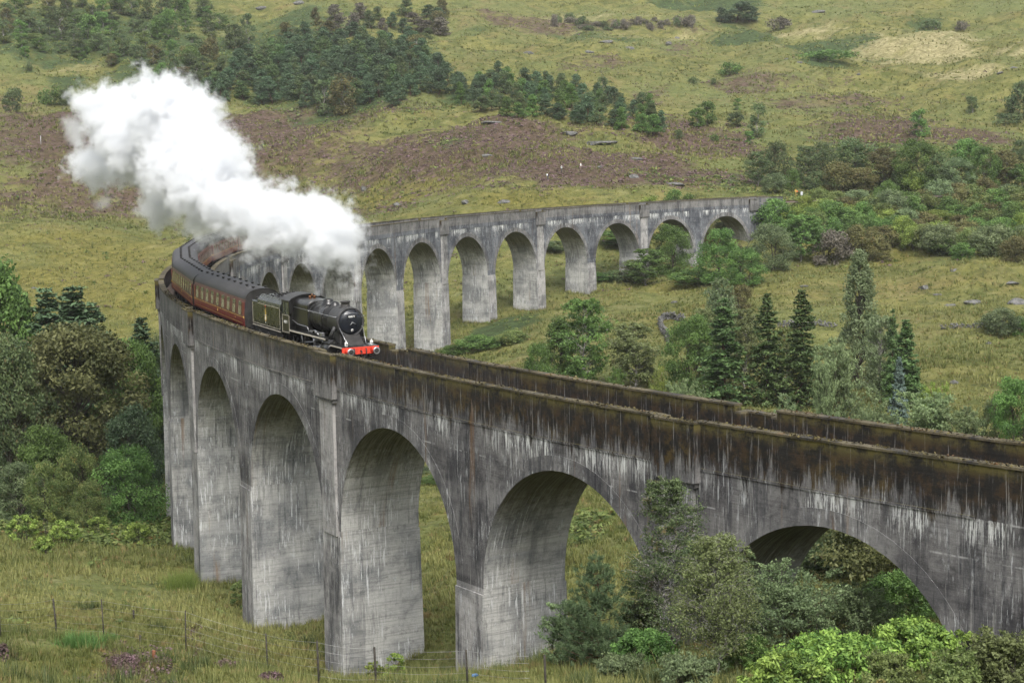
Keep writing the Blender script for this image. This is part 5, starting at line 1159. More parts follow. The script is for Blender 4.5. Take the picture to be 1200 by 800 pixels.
# scrub on the embankment beyond the viaduct end
emb = sow([(925, 266), (956, 246), (1200, 240), (1206, 262), (1200, 300), (1120, 300), (1050, 290), (980, 292), (930, 280)], 88, 12, 1.5)
grow_group('mid_bush', ['lime', 'lime', 'green', 'green', 'grey', 'brown', 'birch', 'birch'], 'shrub', 'leafy shrub in the thick scrub on the railway bank beyond the viaduct end', 'shrubs on the railway bank', [(x, y, TR.uniform(20, 36), TR.uniform(26, 44)) for x, y in sorted(emb, key=lambda q: q[1])])
grow([
 ('mid_bush', 'green', 'shrub', 'dark green bush hugging the corner of the far abutment', 905, 232, 42, 272, None), ('mid_birch', 'green', 'birch_tree', 'pale trunked birch on the bank right of the far abutment', 938, 252, 38, 306, None),
 ('leafy', 'grey', 'birch_tree', 'spreading grey-green birch in front of the far abutment', 906, 262, 56, 318, None), ('mid_bush', 'twig', 'shrub', 'purplish bare twiggy bush at the foot of the bank', 976, 268, 40, 310, None),
 ('mid_bush', 'brown', 'shrub', 'brown-green bush right of the bare twiggy one', 1012, 262, 44, 302, None), ('mid_bush', 'willow', 'shrub', 'silver willow bush on the bank near the right edge', 1166, 262, 46, 300, None),
 ('mid_bush', 'willow', 'shrub', 'grey willow bush above the rocky field', 1103, 262, 44, 298, None), ('mid_bush', 'brown', 'shrub', 'olive bush on the right edge above the rocky field', 1192, 276, 36, 306, None), ('mid_bush', 'lime', 'shrub', 'bright yellow-green bush on the right edge of the bank', 1199, 248, 26, 282, None),
 ('mid_bush', 'green', 'shrub', 'small bush above the mossy rocks', 1128, 284, 26, 304, None), ('mid_bush', 'brown', 'shrub', 'low dark bush at the top of the field, below the bank', 1030, 282, 30, 306, None),
 ('mid_birch', 'green', 'birch_tree', 'round birch in front of the last viaduct pier but one', 757, 292, 34, 334, None), ('mid_birch', 'birch', 'birch_tree', 'short leafy birch left of the round one by the far piers', 744, 304, 22, 332, None),
 ('leafy', 'green', 'birch_tree', 'bright green tree inside the last but one far arch', 790, 262, 44, 322, None), ('leafy', 'green', 'birch_tree', 'bushy green tree standing in the last far arch', 846, 268, 52, 334, None), ('leafy', 'green', 'birch_tree', 'low bright green tree right of the one in the last far arch', 874, 290, 46, 334, None),
 ('mid_birch', 'green', 'birch_tree', 'tall dark tree behind the third last far arch', 728, 268, 40, None, 420), ('leafy', 'birchdark', 'broadleaf_tree', 'dark tree filling the background of the last far arch', 862, 250, 56, None, 432), ('leafy', 'birchdark', 'broadleaf_tree', 'dark tree behind the last but one far arch', 805, 258, 48, None, 428),
 ('mid_birch', 'birchdark', 'birch_tree', 'small tree seen through the fourth last far arch', 650, 282, 22, None, 415),
 ('mid_bush', 'brown', 'shrub', 'reddish brown bush in the field right of the spruces', 868, 332, 28, 362, None), ('mid_bush', 'grey', 'shrub', 'grey bush by the rocks at the right of the field', 1172, 360, 42, 390, None), ('mid_bush', 'green', 'shrub', 'small green bush right of the grey one by the rocks', 1193, 370, 24, 392, None),
 ('mid_bush', 'green', 'shrub', 'low thicket at the foot of the far piers', 700, 318, 30, 330, None), ('mid_bush', 'birchdark', 'shrub', 'dark low thicket between two far piers', 722, 316, 32, 330, None), ('mid_bush', 'green', 'shrub', 'dark hedge-like thicket before the last far arches', 815, 314, 60, 332, None),
 ('mid_bush', 'green', 'shrub', 'brambles at the foot of the nearest visible far pier', 560, 392, 50, 410, None), ('mid_bush', 'birch', 'shrub', 'small bush on the bank below the far piers', 600, 386, 36, 402, None), ('mid_bush', 'green', 'shrub', 'low bush left of the brambles under the far piers', 532, 404, 30, 418, None),
 # field behind the near parapet
 ('mid_cone', 'green', 'birch_tree', 'dark green conical tree, left of the pair behind the near parapet', 650, 370, 40, None, 262), ('mid_birch', 'green', 'birch_tree', 'tall light green birch, right of the pair behind the near parapet', 684, 352, 42, None, 258),
 ('mid_birch', 'birchpale', 'birch_tree', 'pale feathery birch alone behind the near parapet', 743, 380, 46, None, 258), ('leafy', 'green', 'broadleaf_tree', 'bright green leaning tree just left of the first spruce', 806, 368, 60, None, 252),
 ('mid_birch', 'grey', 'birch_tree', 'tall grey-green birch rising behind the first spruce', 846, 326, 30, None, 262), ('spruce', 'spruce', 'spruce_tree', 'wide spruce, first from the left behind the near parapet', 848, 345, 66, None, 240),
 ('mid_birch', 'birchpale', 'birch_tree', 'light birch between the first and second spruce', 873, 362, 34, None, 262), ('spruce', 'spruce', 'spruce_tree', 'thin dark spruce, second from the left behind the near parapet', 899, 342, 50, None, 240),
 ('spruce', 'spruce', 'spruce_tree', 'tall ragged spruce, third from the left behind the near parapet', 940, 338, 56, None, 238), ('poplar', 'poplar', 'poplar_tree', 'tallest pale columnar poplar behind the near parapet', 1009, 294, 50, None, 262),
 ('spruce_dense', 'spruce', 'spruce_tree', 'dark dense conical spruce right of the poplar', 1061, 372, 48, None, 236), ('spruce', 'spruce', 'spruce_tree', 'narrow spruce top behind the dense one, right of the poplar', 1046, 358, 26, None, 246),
 ('blue', 'blue', 'spruce_tree', 'small blue-grey spruce in front of the dense dark one', 1054, 416, 28, None, 222), ('willow', 'willow', 'willow_tree', 'broad grey willow in front of the poplar', 990, 398, 84, None, 222), ('willow', 'willow', 'willow_tree', 'grey willow between the third spruce and the poplar', 968, 418, 50, None, 216),
 ('mid_birch', 'birchpale', 'birch_tree', 'slender light green birch right of the leaning tree', 824, 362, 26, None, 256), ('mid_birch', 'birch', 'birch_tree', 'slim green birch just left of the third spruce', 921, 384, 26, None, 256),
 ('mid_birch', 'poplar', 'birch_tree', 'small pale tree just right of the poplar', 1032, 372, 30, None, 250),
 ('willow', 'willow', 'shrub', 'large silvery willow bush against the near parapet', 1080, 462, 110, None, 175), ('willow', 'lime', 'shrub', 'yellowish bush above the silvery willow', 1092, 448, 46, None, 200), ('willow', 'willow', 'shrub', 'silvery bush left of the large one at the near parapet', 1020, 456, 76, None, 180), ('willow', 'willow', 'shrub', 'silvery bush tapering right along the near parapet', 1130, 478, 70, None, 172),
 ('leafy', 'green', 'broadleaf_tree', 'bright green tree cut by the right edge behind the parapet', 1196, 440, 56, None, 180), ('leafy', 'birchdark', 'broadleaf_tree', 'dark tree left of the bright one behind the parapet at right', 1168, 462, 40, None, 185),
 ('willow', 'lime', 'shrub', 'yellow-green bush between the pale birch and the leaning tree', 776, 428, 40, None, 235), ('willow', 'green', 'shrub', 'low green bush under the pale feathery birch', 716, 432, 40, None, 235), ('willow', 'willow', 'shrub', 'pale undergrowth bush below the leaning tree', 806, 446, 56, None, 205),
 ('leafy', 'green', 'shrub', 'green bush at the foot of the dark conical tree', 630, 402, 44, None, 240), ('willow', 'grey', 'shrub', 'grey-green bush under the second and third spruces', 915, 462, 60, None, 200),
 # left of the viaduct
 ('oak', 'oak', 'oak_tree', 'huge round oak in full leaf left of the viaduct', 84, 378, 176, None, 212), ('oak', 'birchdark', 'oak_tree', 'oak cut by the left edge beside the huge one', 2, 392, 110, None, 206), ('oak', 'green', 'oak_tree', 'oak crown between the huge one and the viaduct', 150, 396, 84, None, 226),
 ('mid_cone', 'green', 'alder_tree', 'light green tree cut by the left edge above the oaks', 4, 300, 66, None, 238), ('mid_cone', 'green', 'alder_tree', 'light green sloping tree behind the oaks, second from the left edge', 32, 335, 50, None, 236), ('spruce_dense', 'pine', 'pine_tree', 'dark pine with forked top above the huge oak', 56, 333, 105, None, 236), ('spruce_dense', 'pine', 'pine_tree', 'taller dark pine right of the forked one above the huge oak', 88, 331, 115, None, 236),
 ('spruce_dense', 'pine', 'pine_tree', 'short dark pine right of the two above the huge oak', 110, 350, 80, None, 236), ('spruce', 'pine', 'pine_tree', 'dark conifer close to the left end of the viaduct', 166, 370, 80, None, 232), ('leafy', 'birchdark', 'broadleaf_tree', 'dark green tree squeezed between the conifer and the viaduct', 180, 392, 40, None, 236),
 ('leafy', 'pine', 'pine_tree', 'flat-topped pine right of the huge oak', 150, 474, 66, None, 204), ('leafy', 'green', 'alder_tree', 'dense dark round tree at the viaduct foot', 144, 522, 82, None, 188), ('leafy', 'green', 'alder_tree', 'layered dark green tree in front of the huge oak', 52, 496, 66, None, 200), ('leafy', 'birch', 'alder_tree', 'lighter green tree left of the dense round one', 84, 520, 54, None, 194),
 ('leafy', 'grey', 'willow_tree', 'blue-grey tree at the left edge under the oaks', 12, 542, 56, None, 193), ('leafy', 'birch', 'alder_tree', 'small olive tree right of the blue-grey one', 44, 540, 44, None, 190), ('leafy', 'birch', 'alder_tree', 'pale bushy tree before the dense round one', 96, 564, 46, None, 184), ('leafy', 'birchdark', 'alder_tree', 'dark tree on the left edge below the oaks', 2, 500, 50, None, 203),
 # seen through the near arches
 ('leafy', 'green', 'broadleaf_tree', 'dark tree seen through the near arch below the engine', 516, 556, 60, None, 205), ('leafy', 'birchdark', 'broadleaf_tree', 'darker tree left of it through the arch below the engine', 494, 548, 50, None, 212),
 ('leafy', 'green', 'broadleaf_tree', 'dark tree seen through the second near arch from the right', 716, 560, 90, None, 180), ('leafy', 'lime', 'shrub', 'small yellow bush under the dark tree in the second arch from the right', 686, 602, 26, None, 160), ('leafy', 'birchdark', 'broadleaf_tree', 'dark leafy tree right of the yellow bush behind the second arch', 750, 566, 60, None, 172),
])
# ------------------------------------------------------------------ ground cover nobody could count
def polar(n, d0, d1, half=21.5, power=1.0, r=rng):
    n = int(n*1.25); u = r.uniform(0, 1, n); d = d0*(d1/d0)**(u**power); b = YAW+np.radians(r.uniform(-half, half, n))
    return np.c_[CAM[0]+d*np.cos(b), CAM[1]+d*np.sin(b)], d
def clear_of_line(P, m=W+.9):
    k = np.arctan2(P[:, 1], P[:, 0])/DT; rr = np.hypot(P[:, 0], P[:, 1]); on = (np.abs(rr-R0) < m) & (k > -5) & (k < 21.2)
    fr = np.abs(k-np.round(k))*PITCH_S; return ~(on & ((fr < 1.9) | (k < -.8) | (k > 19.9)))
def blades(P, Z, h, wd, nb, r, spread=.5, tint=None):
    n = len(P); i = np.repeat(np.arange(n), nb); m = len(i); a = r.uniform(0, 2*pi, m); dir_ = np.c_[np.cos(a), np.sin(a)]
    off = dir_*(r.uniform(0, 1, m)*spread*.6)[:, None]*h[i][:, None]; hh = h[i]*r.uniform(.55, 1.15, m); ln = r.uniform(.15, .75, m)*hh
    b = np.c_[P[i]+off, Z[i]-.04]; side = np.c_[-dir_[:, 1], dir_[:, 0], np.zeros(m)]*(wd[i]*.5)[:, None]
    tip = b+np.c_[dir_*ln[:, None], hh]; V = np.stack([b-side, b+side, tip], 1).reshape(-1, 3)
    tn = np.clip((tint[i] if tint is not None else .5)+r.normal(size=m)*.13, 0, 1)
    return V, np.arange(len(V)).reshape(-1, 3), np.repeat(tn, 3)
def stuff(name, V, F, T, mat, label):
    o = link_mesh(name, np_mesh(name, V, F, mat, attrs={'tint': T})); tag(o, label, None, None, 'stuff'); return o
def grass():
    r = np.random.default_rng(21); Vs, Fs, Ts, o = [], [], [], 0
    for n, d0, d1, h0, h1, w0, nb in ((3500, 62, 150, .6, 1.0, .03, 5), (46000, 62, 130, .16, .44, .035, 11), (40000, 120, 240, .30, .65, .07, 8), (46000, 230, 520, .35, .75, .16, 6), (36000, 500, 1150, .5, 1.0, .40, 5)):
        P, d = polar(n, d0, d1, r=r); n = len(P); x, y = P[:, 0], P[:, 1]
        cl = fbm(x/(d0*.05), y/(d0*.05), 3, 80); keep = (cl+r.normal(size=n)*.35 > -.8) & clear_of_line(P) & (cover('bracken', P) < .6)
        P, d, cl = P[keep], d[keep], cl[keep]; Z = ground_h(P); n = len(P)
        h = r.uniform(h0, h1, n)*(1+.5*np.clip(cl, -.6, .8)); t = np.clip(.45+.28*fbm(P[:, 0]/14, P[:, 1]/14, 2, 90)+r.normal(size=n)*.12, 0, 1)
        v, f, tt = blades(P, Z, h, w0*r.uniform(.6, 1.4, n), nb, r, .9, t); Vs.append(v); Fs.append(f+o); Ts.append(tt); o += len(v)
    stuff('grass', np.concatenate(Vs), np.concatenate(Fs), np.concatenate(Ts), FM['grass'], 'rough yellow-green and straw grass tussocks over the valley and hillside')
def lowscrub(name, kind, mat, label, layers, seed, flat=.6):
    r = np.random.default_rng(seed); G = []
    for n, d0, d1, s0, s1, nl, ls, thr, bg in layers:
        P, d = polar(n, d0, d1, r=r); n = len(P); m = cover(kind, P); cl = fbm(P[:, 0]/6, P[:, 1]/6, 3, seed)
        keep = (((m > thr) & (cl*.6+m+r.normal(size=n)*.25 > .45)) | (r.uniform(0, 1, n) < bg*(cl > .15))) & clear_of_line(P)
        P, m = P[keep], m[keep]; n = len(P); Z = ground_h(P); s = r.uniform(s0, s1, n); i = np.repeat(np.arange(n), nl); k = len(i)
        dd = unit(r.normal(size=(k, 3))*[1, 1, .7]+[0, 0, .45]); dd[:, 2] = np.abs(dd[:, 2]); c = np.c_[P, Z][i]+dd*(s[i]*r.uniform(.35, 1, k))[:, None]*[1, 1, flat]
        N = unit(dd*.7+[0, 0, .5]+r.normal(size=(k, 3))*.45); L = ls*s[i]*r.uniform(.6, 1.3, k)
        G.append((leaves(c, N, L, L*.6, r), np.clip(.45+r.normal(size=n)[i]*.22+r.normal(size=k)*.16, 0, 1)))
    V, F, T = pack(G); stuff(name, V, F, T, mat, label)
def rushes():
    r = np.random.default_rng(77); P, d = polar(900, 64, 240, r=r); k = (fbm(P[:, 0]/12, P[:, 1]/12, 2, 55) > .05) & clear_of_line(P); P = P[k]; n = len(P)
    P = (P[:, None]+r.normal(size=(n, 9, 2))*.32).reshape(-1, 2); h = np.repeat(r.uniform(.5, .95, n), 9)
    v, f, t = blades(P, ground_h(P), h*r.uniform(.7, 1.1, len(P)), np.full(len(P), .035), 10, r, .35, np.full(len(P), .4)); stuff('rushes', v, f, t, FM['rush'], 'darker green rush clumps in the damp grass before the viaduct')
    Q = []
    for k in range(0, 20):              # rank growth round the feet of the piers
        for _ in range(110):
            a, b = r.uniform(-1, 1), r.uniform(-1, 1); e = r.integers(0, 4); s1, s2 = 1.75+abs(r.normal())*.25, W+.45+abs(r.normal())*.3
            ds, dr = (a*1.9, s2) if e == 0 else (a*1.9, -s2) if e == 1 else (s1, b*3.1) if e == 2 else (-s1, b*3.1)
            p = ring(k+ds/PITCH_S, dr); Q.append(p[:2])
    Q = np.array(Q); v, f, t = blades(Q, ground_h(Q), r.uniform(.3, 1.0, len(Q)), np.full(len(Q), .05), 12, r, .7, r.uniform(.2, .7, len(Q))); stuff('weeds', v, f, t, FM['grass'], 'long grass and weeds round the feet of the viaduct piers')
grass(); rushes()
lowscrub('heather', 'heather', FM['heather'], 'low brown and purple heather over the middle slopes', [(60000, 380, 1000, .35, .95, 9, .75, .12, .05), (6000, 64, 130, .2, .5, 26, .35, .15, .0)], 31)
lowscrub('bracken', 'bracken', FM['fern'], 'dense green bracken on the banks and between the hillside trees', [(60000, 400, 1100, .6, 1.4, 8, .75, .12, .022), (14000, 110, 420, .45, 1.0, 16, .55, .15, .03), (60000, 145, 190, .8, 1.7, 26, .34, .3, .0), (2500, 70, 115, .4, .8, 40, .34, .2, .01)], 33, .75)
# ------------------------------------------------------------------ foreground shrubs and young trees (about 70-90 m away: leaf by leaf)
def solo(name, cat, label, parts, fol, brk, p, rz=0, t='trunk', c='crown'):
    r = empty(name, (p[0], p[1], p[2]-.1), rz); a, b = mesh_pair(name, parts, fol, brk); link_mesh(t, a, r); link_mesh(c, b, r); return tag(r, label, cat)
def fg(label, name, cat, x, yt, w, d, fn, col, brk=None, bush=True):
    p, h, wm = spot(x, yt, w, None, d)
    return solo(name, cat, label, fn(h, wm), FM[col], brk or BARK, p, TR.uniform(0, 6), 'stems' if bush else 'trunk', 'foliage' if bush else 'crown')
B = broadleaf
def bushy(seed, n, ls, ncl=150, **k): return lambda h, w: B(seed, h, w, ncl, n, ls, k.pop('base', .0) if 'base' in k else 0.0, k.get('prof'), k.get('clr', .085), k.get('flat', .8), k.get('multi', 5), k.get('droop', 0), wl=k.get('wl', .5))
colp = lambda z: np.clip(1.0-((z-.45)/.60)**4, 0, 1)*.85+.08
slim = lambda z: np.clip(1-z, 0, 1)**.55*np.clip(.5+z*1.7, 0, 1)*.95+.06
def foreground():
    fg('young blue-green Scots pine with a straight brown stem in front of the second near arch', 'pine_tree', 'tree', 696, 652, 120, 82, lambda h, w: pine_fg(5, h, w, .17), 'pinefg', BARKP, False)
    fg('tall dark birch rising over the pier between the two nearest arches', 'birch_tree', 'tree', 782, 560, 92, 83, lambda h, w: feather(41, h, w*1.2, 260, 27000, .10, .06, lambda z: np.clip(1.02-z, .05, 1)**.5*np.clip(.65+z*1.2, 0, 1), .8, .5, wl=.62), 'birchdark', BARKB, False)
    fg('pale olive birch with a thin white trunk in the foreground, right of centre', 'birch_tree', 'tree', 838, 626, 108, 73, lambda h, w: feather(43, h, w*1.0, 230, 24000, .095, .10, lambda z: np.clip(1.02-z, .05, 1)**.42*np.clip(.55+z*1.3, 0, 1), .9, .7, wl=.62), 'birchpale', BARKB, False)
    fg('grey-green leggy sallow left of the young pine', 'shrub', 'shrub', 652, 702, 66, 84, lambda h, w: feather(45, h, w, 110, 9000, .12, .02, None, 1.4, 0.3, 5), 'grey')
    fg('dark bushy alder filling the gap between pine and pale birch', 'shrub', 'shrub', 758, 672, 92, 85, lambda h, w: feather(46, h, w, 150, 9500, .12, .02, None, 1.1, 0.5, 5), 'birchdark')
    fg('dark green bush low between the young pine and the pale birch', 'shrub', 'shrub', 748, 735, 76, 78, bushy(47, 12000, .12), 'green')
    fg('grey-green willow thicket under the left side of the nearest arch', 'shrub', 'shrub', 930, 662, 132, 80, lambda h, w: feather(48, h, w, 220, 15000, .12, .02, None, 1.4, 0.3, 9), 'grey')
    fg('second grey-green willow, under the middle of the nearest arch', 'shrub', 'shrub', 1000, 684, 110, 82, lambda h, w: feather(49, h, w, 190, 12000, .12, .02, None, 1.4, 0.3, 8), 'grey')
    fg('green sapling at the edge of the nearest arch, right of the pale birch', 'shrub', 'shrub', 884, 640, 60, 84, lambda h, w: feather(50, h, w, 110, 9000, .12, .02, None, 1.1, 0.5, 3), 'grey')
    fg('dark leafy bush in the shade of the nearest arch', 'shrub', 'shrub', 1066, 668, 120, 92, bushy(51, 15000, .16), 'green')
    fg('dark oak spreading its boughs behind the nearest arch', 'oak_tree', 'tree', 1060, 596, 190, 112, lambda h, w: B(52, h, w, 130, 15000, .26, .18, None, .095, .8, 2), 'oak', BARK, False)
    fg('dark tree behind the left half of the nearest arch', 'broadleaf_tree', 'tree', 965, 622, 120, 116, lambda h, w: B(53, h, w, 110, 12000, .26, .05, None, .10, .8, 2), 'birchdark', BARK, False)
    fg('dark tree glimpsed behind the right foot of the nearest arch', 'broadleaf_tree', 'tree', 1130, 640, 110, 108, lambda h, w: B(54, h, w, 90, 10000, .24, .05, None, .10, .8, 2), 'green', BARK, False)
    ro = dict(clr=.075, flat=.62, wl=.42)
    fg('bright yellow-green rhododendron in the foreground under the nearest arch', 'shrub', 'shrub', 985, 738, 170, 68, bushy(55, 15000, .19, 170, **ro), 'rhodo')
    fg('tall deep green rhododendron against the right foot of the nearest arch', 'shrub', 'shrub', 1070, 722, 120, 72, bushy(56, 13000, .19, 140, **ro), 'rhodo')
    fg('low rhododendron right of the pale birch at the bottom edge', 'shrub', 'shrub', 920, 760, 110, 65, bushy(57, 9000, .18, 110, **ro), 'rhodo')
    fg('small rhododendron shoot against the abutment wall', 'shrub', 'shrub', 1134, 735, 48, 76, bushy(58, 3500, .17, 50, **ro), 'rhodo')
    fg('olive willow bush in the bottom right corner', 'shrub', 'shrub', 1184, 738, 110, 60, lambda h, w: feather(59, h, w, 260, 19000, .12, .02, None, 1.4, 0.3, 12), 'birchpale')
    fg('pale olive bush at the bottom edge, left of the corner willow', 'shrub', 'shrub', 1120, 768, 84, 58, lambda h, w: feather(60, h, w, 180, 14000, .12, .02, None, 1.4, 0.3, 10), 'birch')
    fg('pale dry-leaved bush before the rhododendrons at the bottom edge', 'shrub', 'shrub', 1042, 768, 80, 60, lambda h, w: feather(61, h, w, 130, 7000, .12, .02, None, 1.4, 0.3, 10), 'birch')
    fg('green bush at the foot of the pale birch', 'shrub', 'shrub', 870, 742, 70, 75, bushy(62, 9000, .12), 'green')
    fg('low pale green bush at the bottom edge under the dark alder', 'shrub', 'shrub', 800, 768, 80, 70, lambda h, w: feather(63, h, w, 130, 9000, .12, .02, None, 1.4, 0.3, 8), 'grey')
    fg('dark leggy bush at the bottom edge under the young pine', 'shrub', 'shrub', 715, 770, 70, 76, lambda h, w: feather(64, h, w, 110, 8000, .12, .02, None, 1.4, 0.3, 7), 'grey')
    fg('yellowish bracken bush at the foot of the pier, left of the pine', 'shrub', 'shrub', 455, 764, 34, 101, bushy(65, 2600, .13, 50), 'lime')
    fg('small pale bush against the third near pier', 'shrub', 'shrub', 428, 772, 26, 106, bushy(66, 1600, .13, 40), 'lime')
    fg('bare-stemmed bramble at the foot of the pier, fourth from the right', 'shrub', 'shrub', 276, 676, 36, 146, bushy(67, 2200, .18, 40), 'birch')
    for i, (x, yt, w, d, l) in enumerate(((44, 600, 44, 176, 'leafy yellow-green fern bush at the left edge of the field'), (14, 602, 40, 175, 'fern bush cut by the left edge of the field'), (66, 608, 40, 172, 'bright fern bush under the small olive tree'), (108, 604, 40, 176, 'fern bush under the pale bushy tree'), (150, 612, 40, 174, 'fern bush near the viaduct foot'), (40, 628, 30, 165, 'small bright bush standing forward in the field at left'))):
        fg(l, 'shrub', 'shrub', x, yt, w, d, bushy(70+i, 2600, .24, 46, flat=.7), 'lime')
    for x, yb, h, w, l in ((145, 778, 13, 50, 'purple heather bush in flower before the fence'), (266, 782, 12, 26, 'dark heather bush between the fence posts'), (318, 797, 13, 30, 'pinkish heather bush at the bottom edge'), (3, 776, 26, 14, 'dark heather bush at the left edge')):
        p = hit(x, yb); k = px_m(p); solo('heather_bush', 'shrub', l, B(80+x, h/k, w/k, 40, 2600, .09, .0, None, .12, .8, 3), FM['heather'], BARK, p, 0, 'stems', 'foliage')
    for x, yb, h, w, l in ((92, 757, 16, 56, 'dark green rush tussock beside the fence'), (130, 752, 10, 24, 'small dark rush tussock at the foot of a fence post'), (212, 690, 22, 46, 'pale green grass tussock before the viaduct pier')):
        p = hit(x, yb); k = px_m(p); r = np.random.default_rng(x); n = 70
        q = np.c_[r.normal(size=n)*w/k*.22, r.normal(size=n)*w/k*.22]; v, f, t = blades(q, np.zeros(n), np.full(n, h/k), np.full(n, .03), 16, r, .4, np.full(n, .35))
        o = link_mesh('rush_tussock', np_mesh('rush_tussock', v, f, FM['green' if yb > 700 else 'lime'], attrs={'tint': t}), None, tuple(p)); tag(o, l, 'tussock')
foreground()
# ------------------------------------------------------------------ rocks, walls, fence, signs, walkers
def rock_mat():
    t = NT('lichen_rock'); p = t.obj(); n = t.noise(p, 1.3, 6, .65); m = t.noise(p, 5, 4, .7)
    c = t.mix(t.ramp(n, .35, .65), (.060, .060, .058), (.155, .152, .148)); c = t.mix(t.math('MULTIPLY', t.ramp(m, .5, .7), .6), c, (.05, .055, .03))
    t.principled(c, .9, 0, .2, n, .9, .3); return t.m
ROCK = rock_mat()
def rock_mesh(seed, a, b, c, V0, F0, o):
    bmv = ICO[0]*1.0; r = np.random.default_rng(seed); k = r.normal(size=(7, 3)); ph = r.uniform(0, 6, 7)
    s = 1+.13*sum(np.sin(bmv@k[i]*1.6+ph[i]) for i in range(7))/1.6
    v = bmv*s[:, None]
    for _ in range(5):                      # flat broken faces
        n = unit(r.normal(size=3)); d = r.uniform(.55, .85); h = v@n; v = v-np.outer(np.maximum(h-d, 0), n)
    V0.append(v*[a, b, c]); F0.append(ICO[1]+o); return o+len(v)
def _ico():
    import bmesh
    bm = bmesh.new(); bmesh.ops.create_icosphere(bm, subdivisions=3, radius=1); v = np.array([x.co[:] for x in bm.verts]); f = np.array([[q.index for q in x.verts] for x in bm.faces]); bm.free(); return v, f
ICO = _ico()
ROCKS = [(705, 169, 40, 9, 'long pale flat slab of rock on the heather slope'), (668, 158, 18, 7, 'grey slab left of the long pale one on the heather slope'), (570, 183, 14, 5, 'small pale rock in the heather below the pine belt'), (748, 187, 14, 7, 'pale rock at the right end of the heather slope'),
 (790, 216, 34, 6, 'flat light rock just above the far parapet'), (576, 144, 26, 6, 'dark ledge with a pale foot under the pine belt'), (545, 238, 11, 8, 'light boulder in the yellow grass above the viaduct'), (590, 238, 16, 11, 'dark grey boulder in the yellow grass above the viaduct'), (466, 241, 12, 8, 'low grey boulder at left above the viaduct'),
 (426, 224, 8, 14, 'tall upright stone beside the steam'), (702, 197, 7, 6, 'small white stone right of the walkers'), (743, 208, 12, 7, 'grey boulder on the slope right of the walkers'), (690, 62, 12, 6, 'pale rock high on the green hill'), (620, 63, 14, 7, 'rock with a dark face high on the green hill'),
 (712, 50, 16, 6, 'cracked rock above the pale one on the green hill'), (737, 58, 14, 6, 'long low rock right of the pale one on the green hill'), (783, 52, 8, 7, 'small white rock by the brushy strip'), (793, 46, 10, 6, 'white rock on the skyline slope by the brushy strip'), (306, 11, 14, 7, 'grey crag at the top edge above the plantation'), (350, 5, 14, 9, 'bright crag at the very top edge above the plantation'),
 (960, 15, 16, 6, 'low rock near the top edge, right of the skyline pines'), (937, 74, 7, 5, 'white stone in the green patch right of the skyline pines'), (922, 70, 6, 4, 'smaller white stone in the green patch right of the skyline pines'), (1172, 86, 9, 4, 'white stone on the pale slope at right'), (1188, 80, 8, 4, 'last white stone on the pale slope at the right edge'),
 (1006, 88, 6, 4, 'little stone alone in the middle of the pale slope'), (712, 388, 12, 6, 'grey stone in the field above the pale birch'), (791, 355, 9, 5, 'grey stone in the field above the dry stone wall'), (1158, 403, 10, 6, 'white stone in the right-hand field'), (1119, 449, 12, 9, 'dark stone in the right-hand field behind the parapet'),
 (943, 336, 11, 5, 'grey boulder in the field at the foot of the bank'), (1083, 338, 14, 10, 'tall dark rock face at the left of the mossy knoll'), (1098, 346, 12, 5, 'rock at the foot of the left face of the knoll'), (1140, 356, 24, 9, 'broad dark rock face in the middle of the mossy knoll'), (1190, 356, 26, 14, 'large dark rock face at the right edge of the mossy knoll'),
 (1120, 318, 16, 6, 'pale slab on top of the mossy knoll'), (1186, 332, 20, 5, 'pale ledge above the large rock face of the knoll'), (1112, 358, 14, 5, 'low rocks in front of the mossy knoll'), (433, 795, 18, 8, 'grey stone at the foot of the third pier from the right'), (462, 797, 16, 9, 'dark stone beside the grey one at the foot of the pier'), (40, 338, 8, 4, 'pale stone in the left field')]
def rocks():
    for i, (x, yb, w, h, l) in enumerate(ROCKS):
        p = hit(x, yb); k = px_m(p); V, F = [], []; rock_mesh(i*7+3, w/k*.5, max(w/k*.32, .3), h/k*.42, V, F, 0)
        o = link_mesh('boulder', np_mesh('boulder', V[0], F[0], ROCK, smooth=False), None, (p[0], p[1], p[2]+h/k*.06)); o.rotation_euler = (0, 0, YAW+pi/2+TR.uniform(-.3, .3)); tag(o, l, 'rock')
def stone_wall(pts, hgt, label):
    r = np.random.default_rng(len(label)); P = [hit(x, y) for x, y in pts]; V, F, o = [], [], 0
    L = [0]+list(np.cumsum([np.hypot(*(b-a)[:2]) for a, b in zip(P[:-1], P[1:])])); base = P[0]
    s = 0.0
    while s < L[-1]:
        q = np.array([np.interp(s, L, [p[0] for p in P]), np.interp(s, L, [p[1] for p in P])]); q = on_ground(*q); hh = hgt*r.uniform(.45, 1.1); z = 0
        while z < hh:
            a, b, c = r.uniform(.18, .42), r.uniform(.18, .3), r.uniform(.13, .24); n0 = len(V); o = rock_mesh(int(r.integers(1e6)), a, b, c, V, F, o); V[-1] = V[-1]+(q-base)+[r.normal()*.12, r.normal()*.12, z+c*.6]; z += c*1.5
        s += r.uniform(.28, .5)
    o_ = link_mesh('drystone_wall', np_mesh('drystone_wall', np.concatenate(V), np.concatenate(F), ROCK), None, tuple(base)); tag(o_, label, 'stone wall', None, 'thing')
ICO3 = ICO
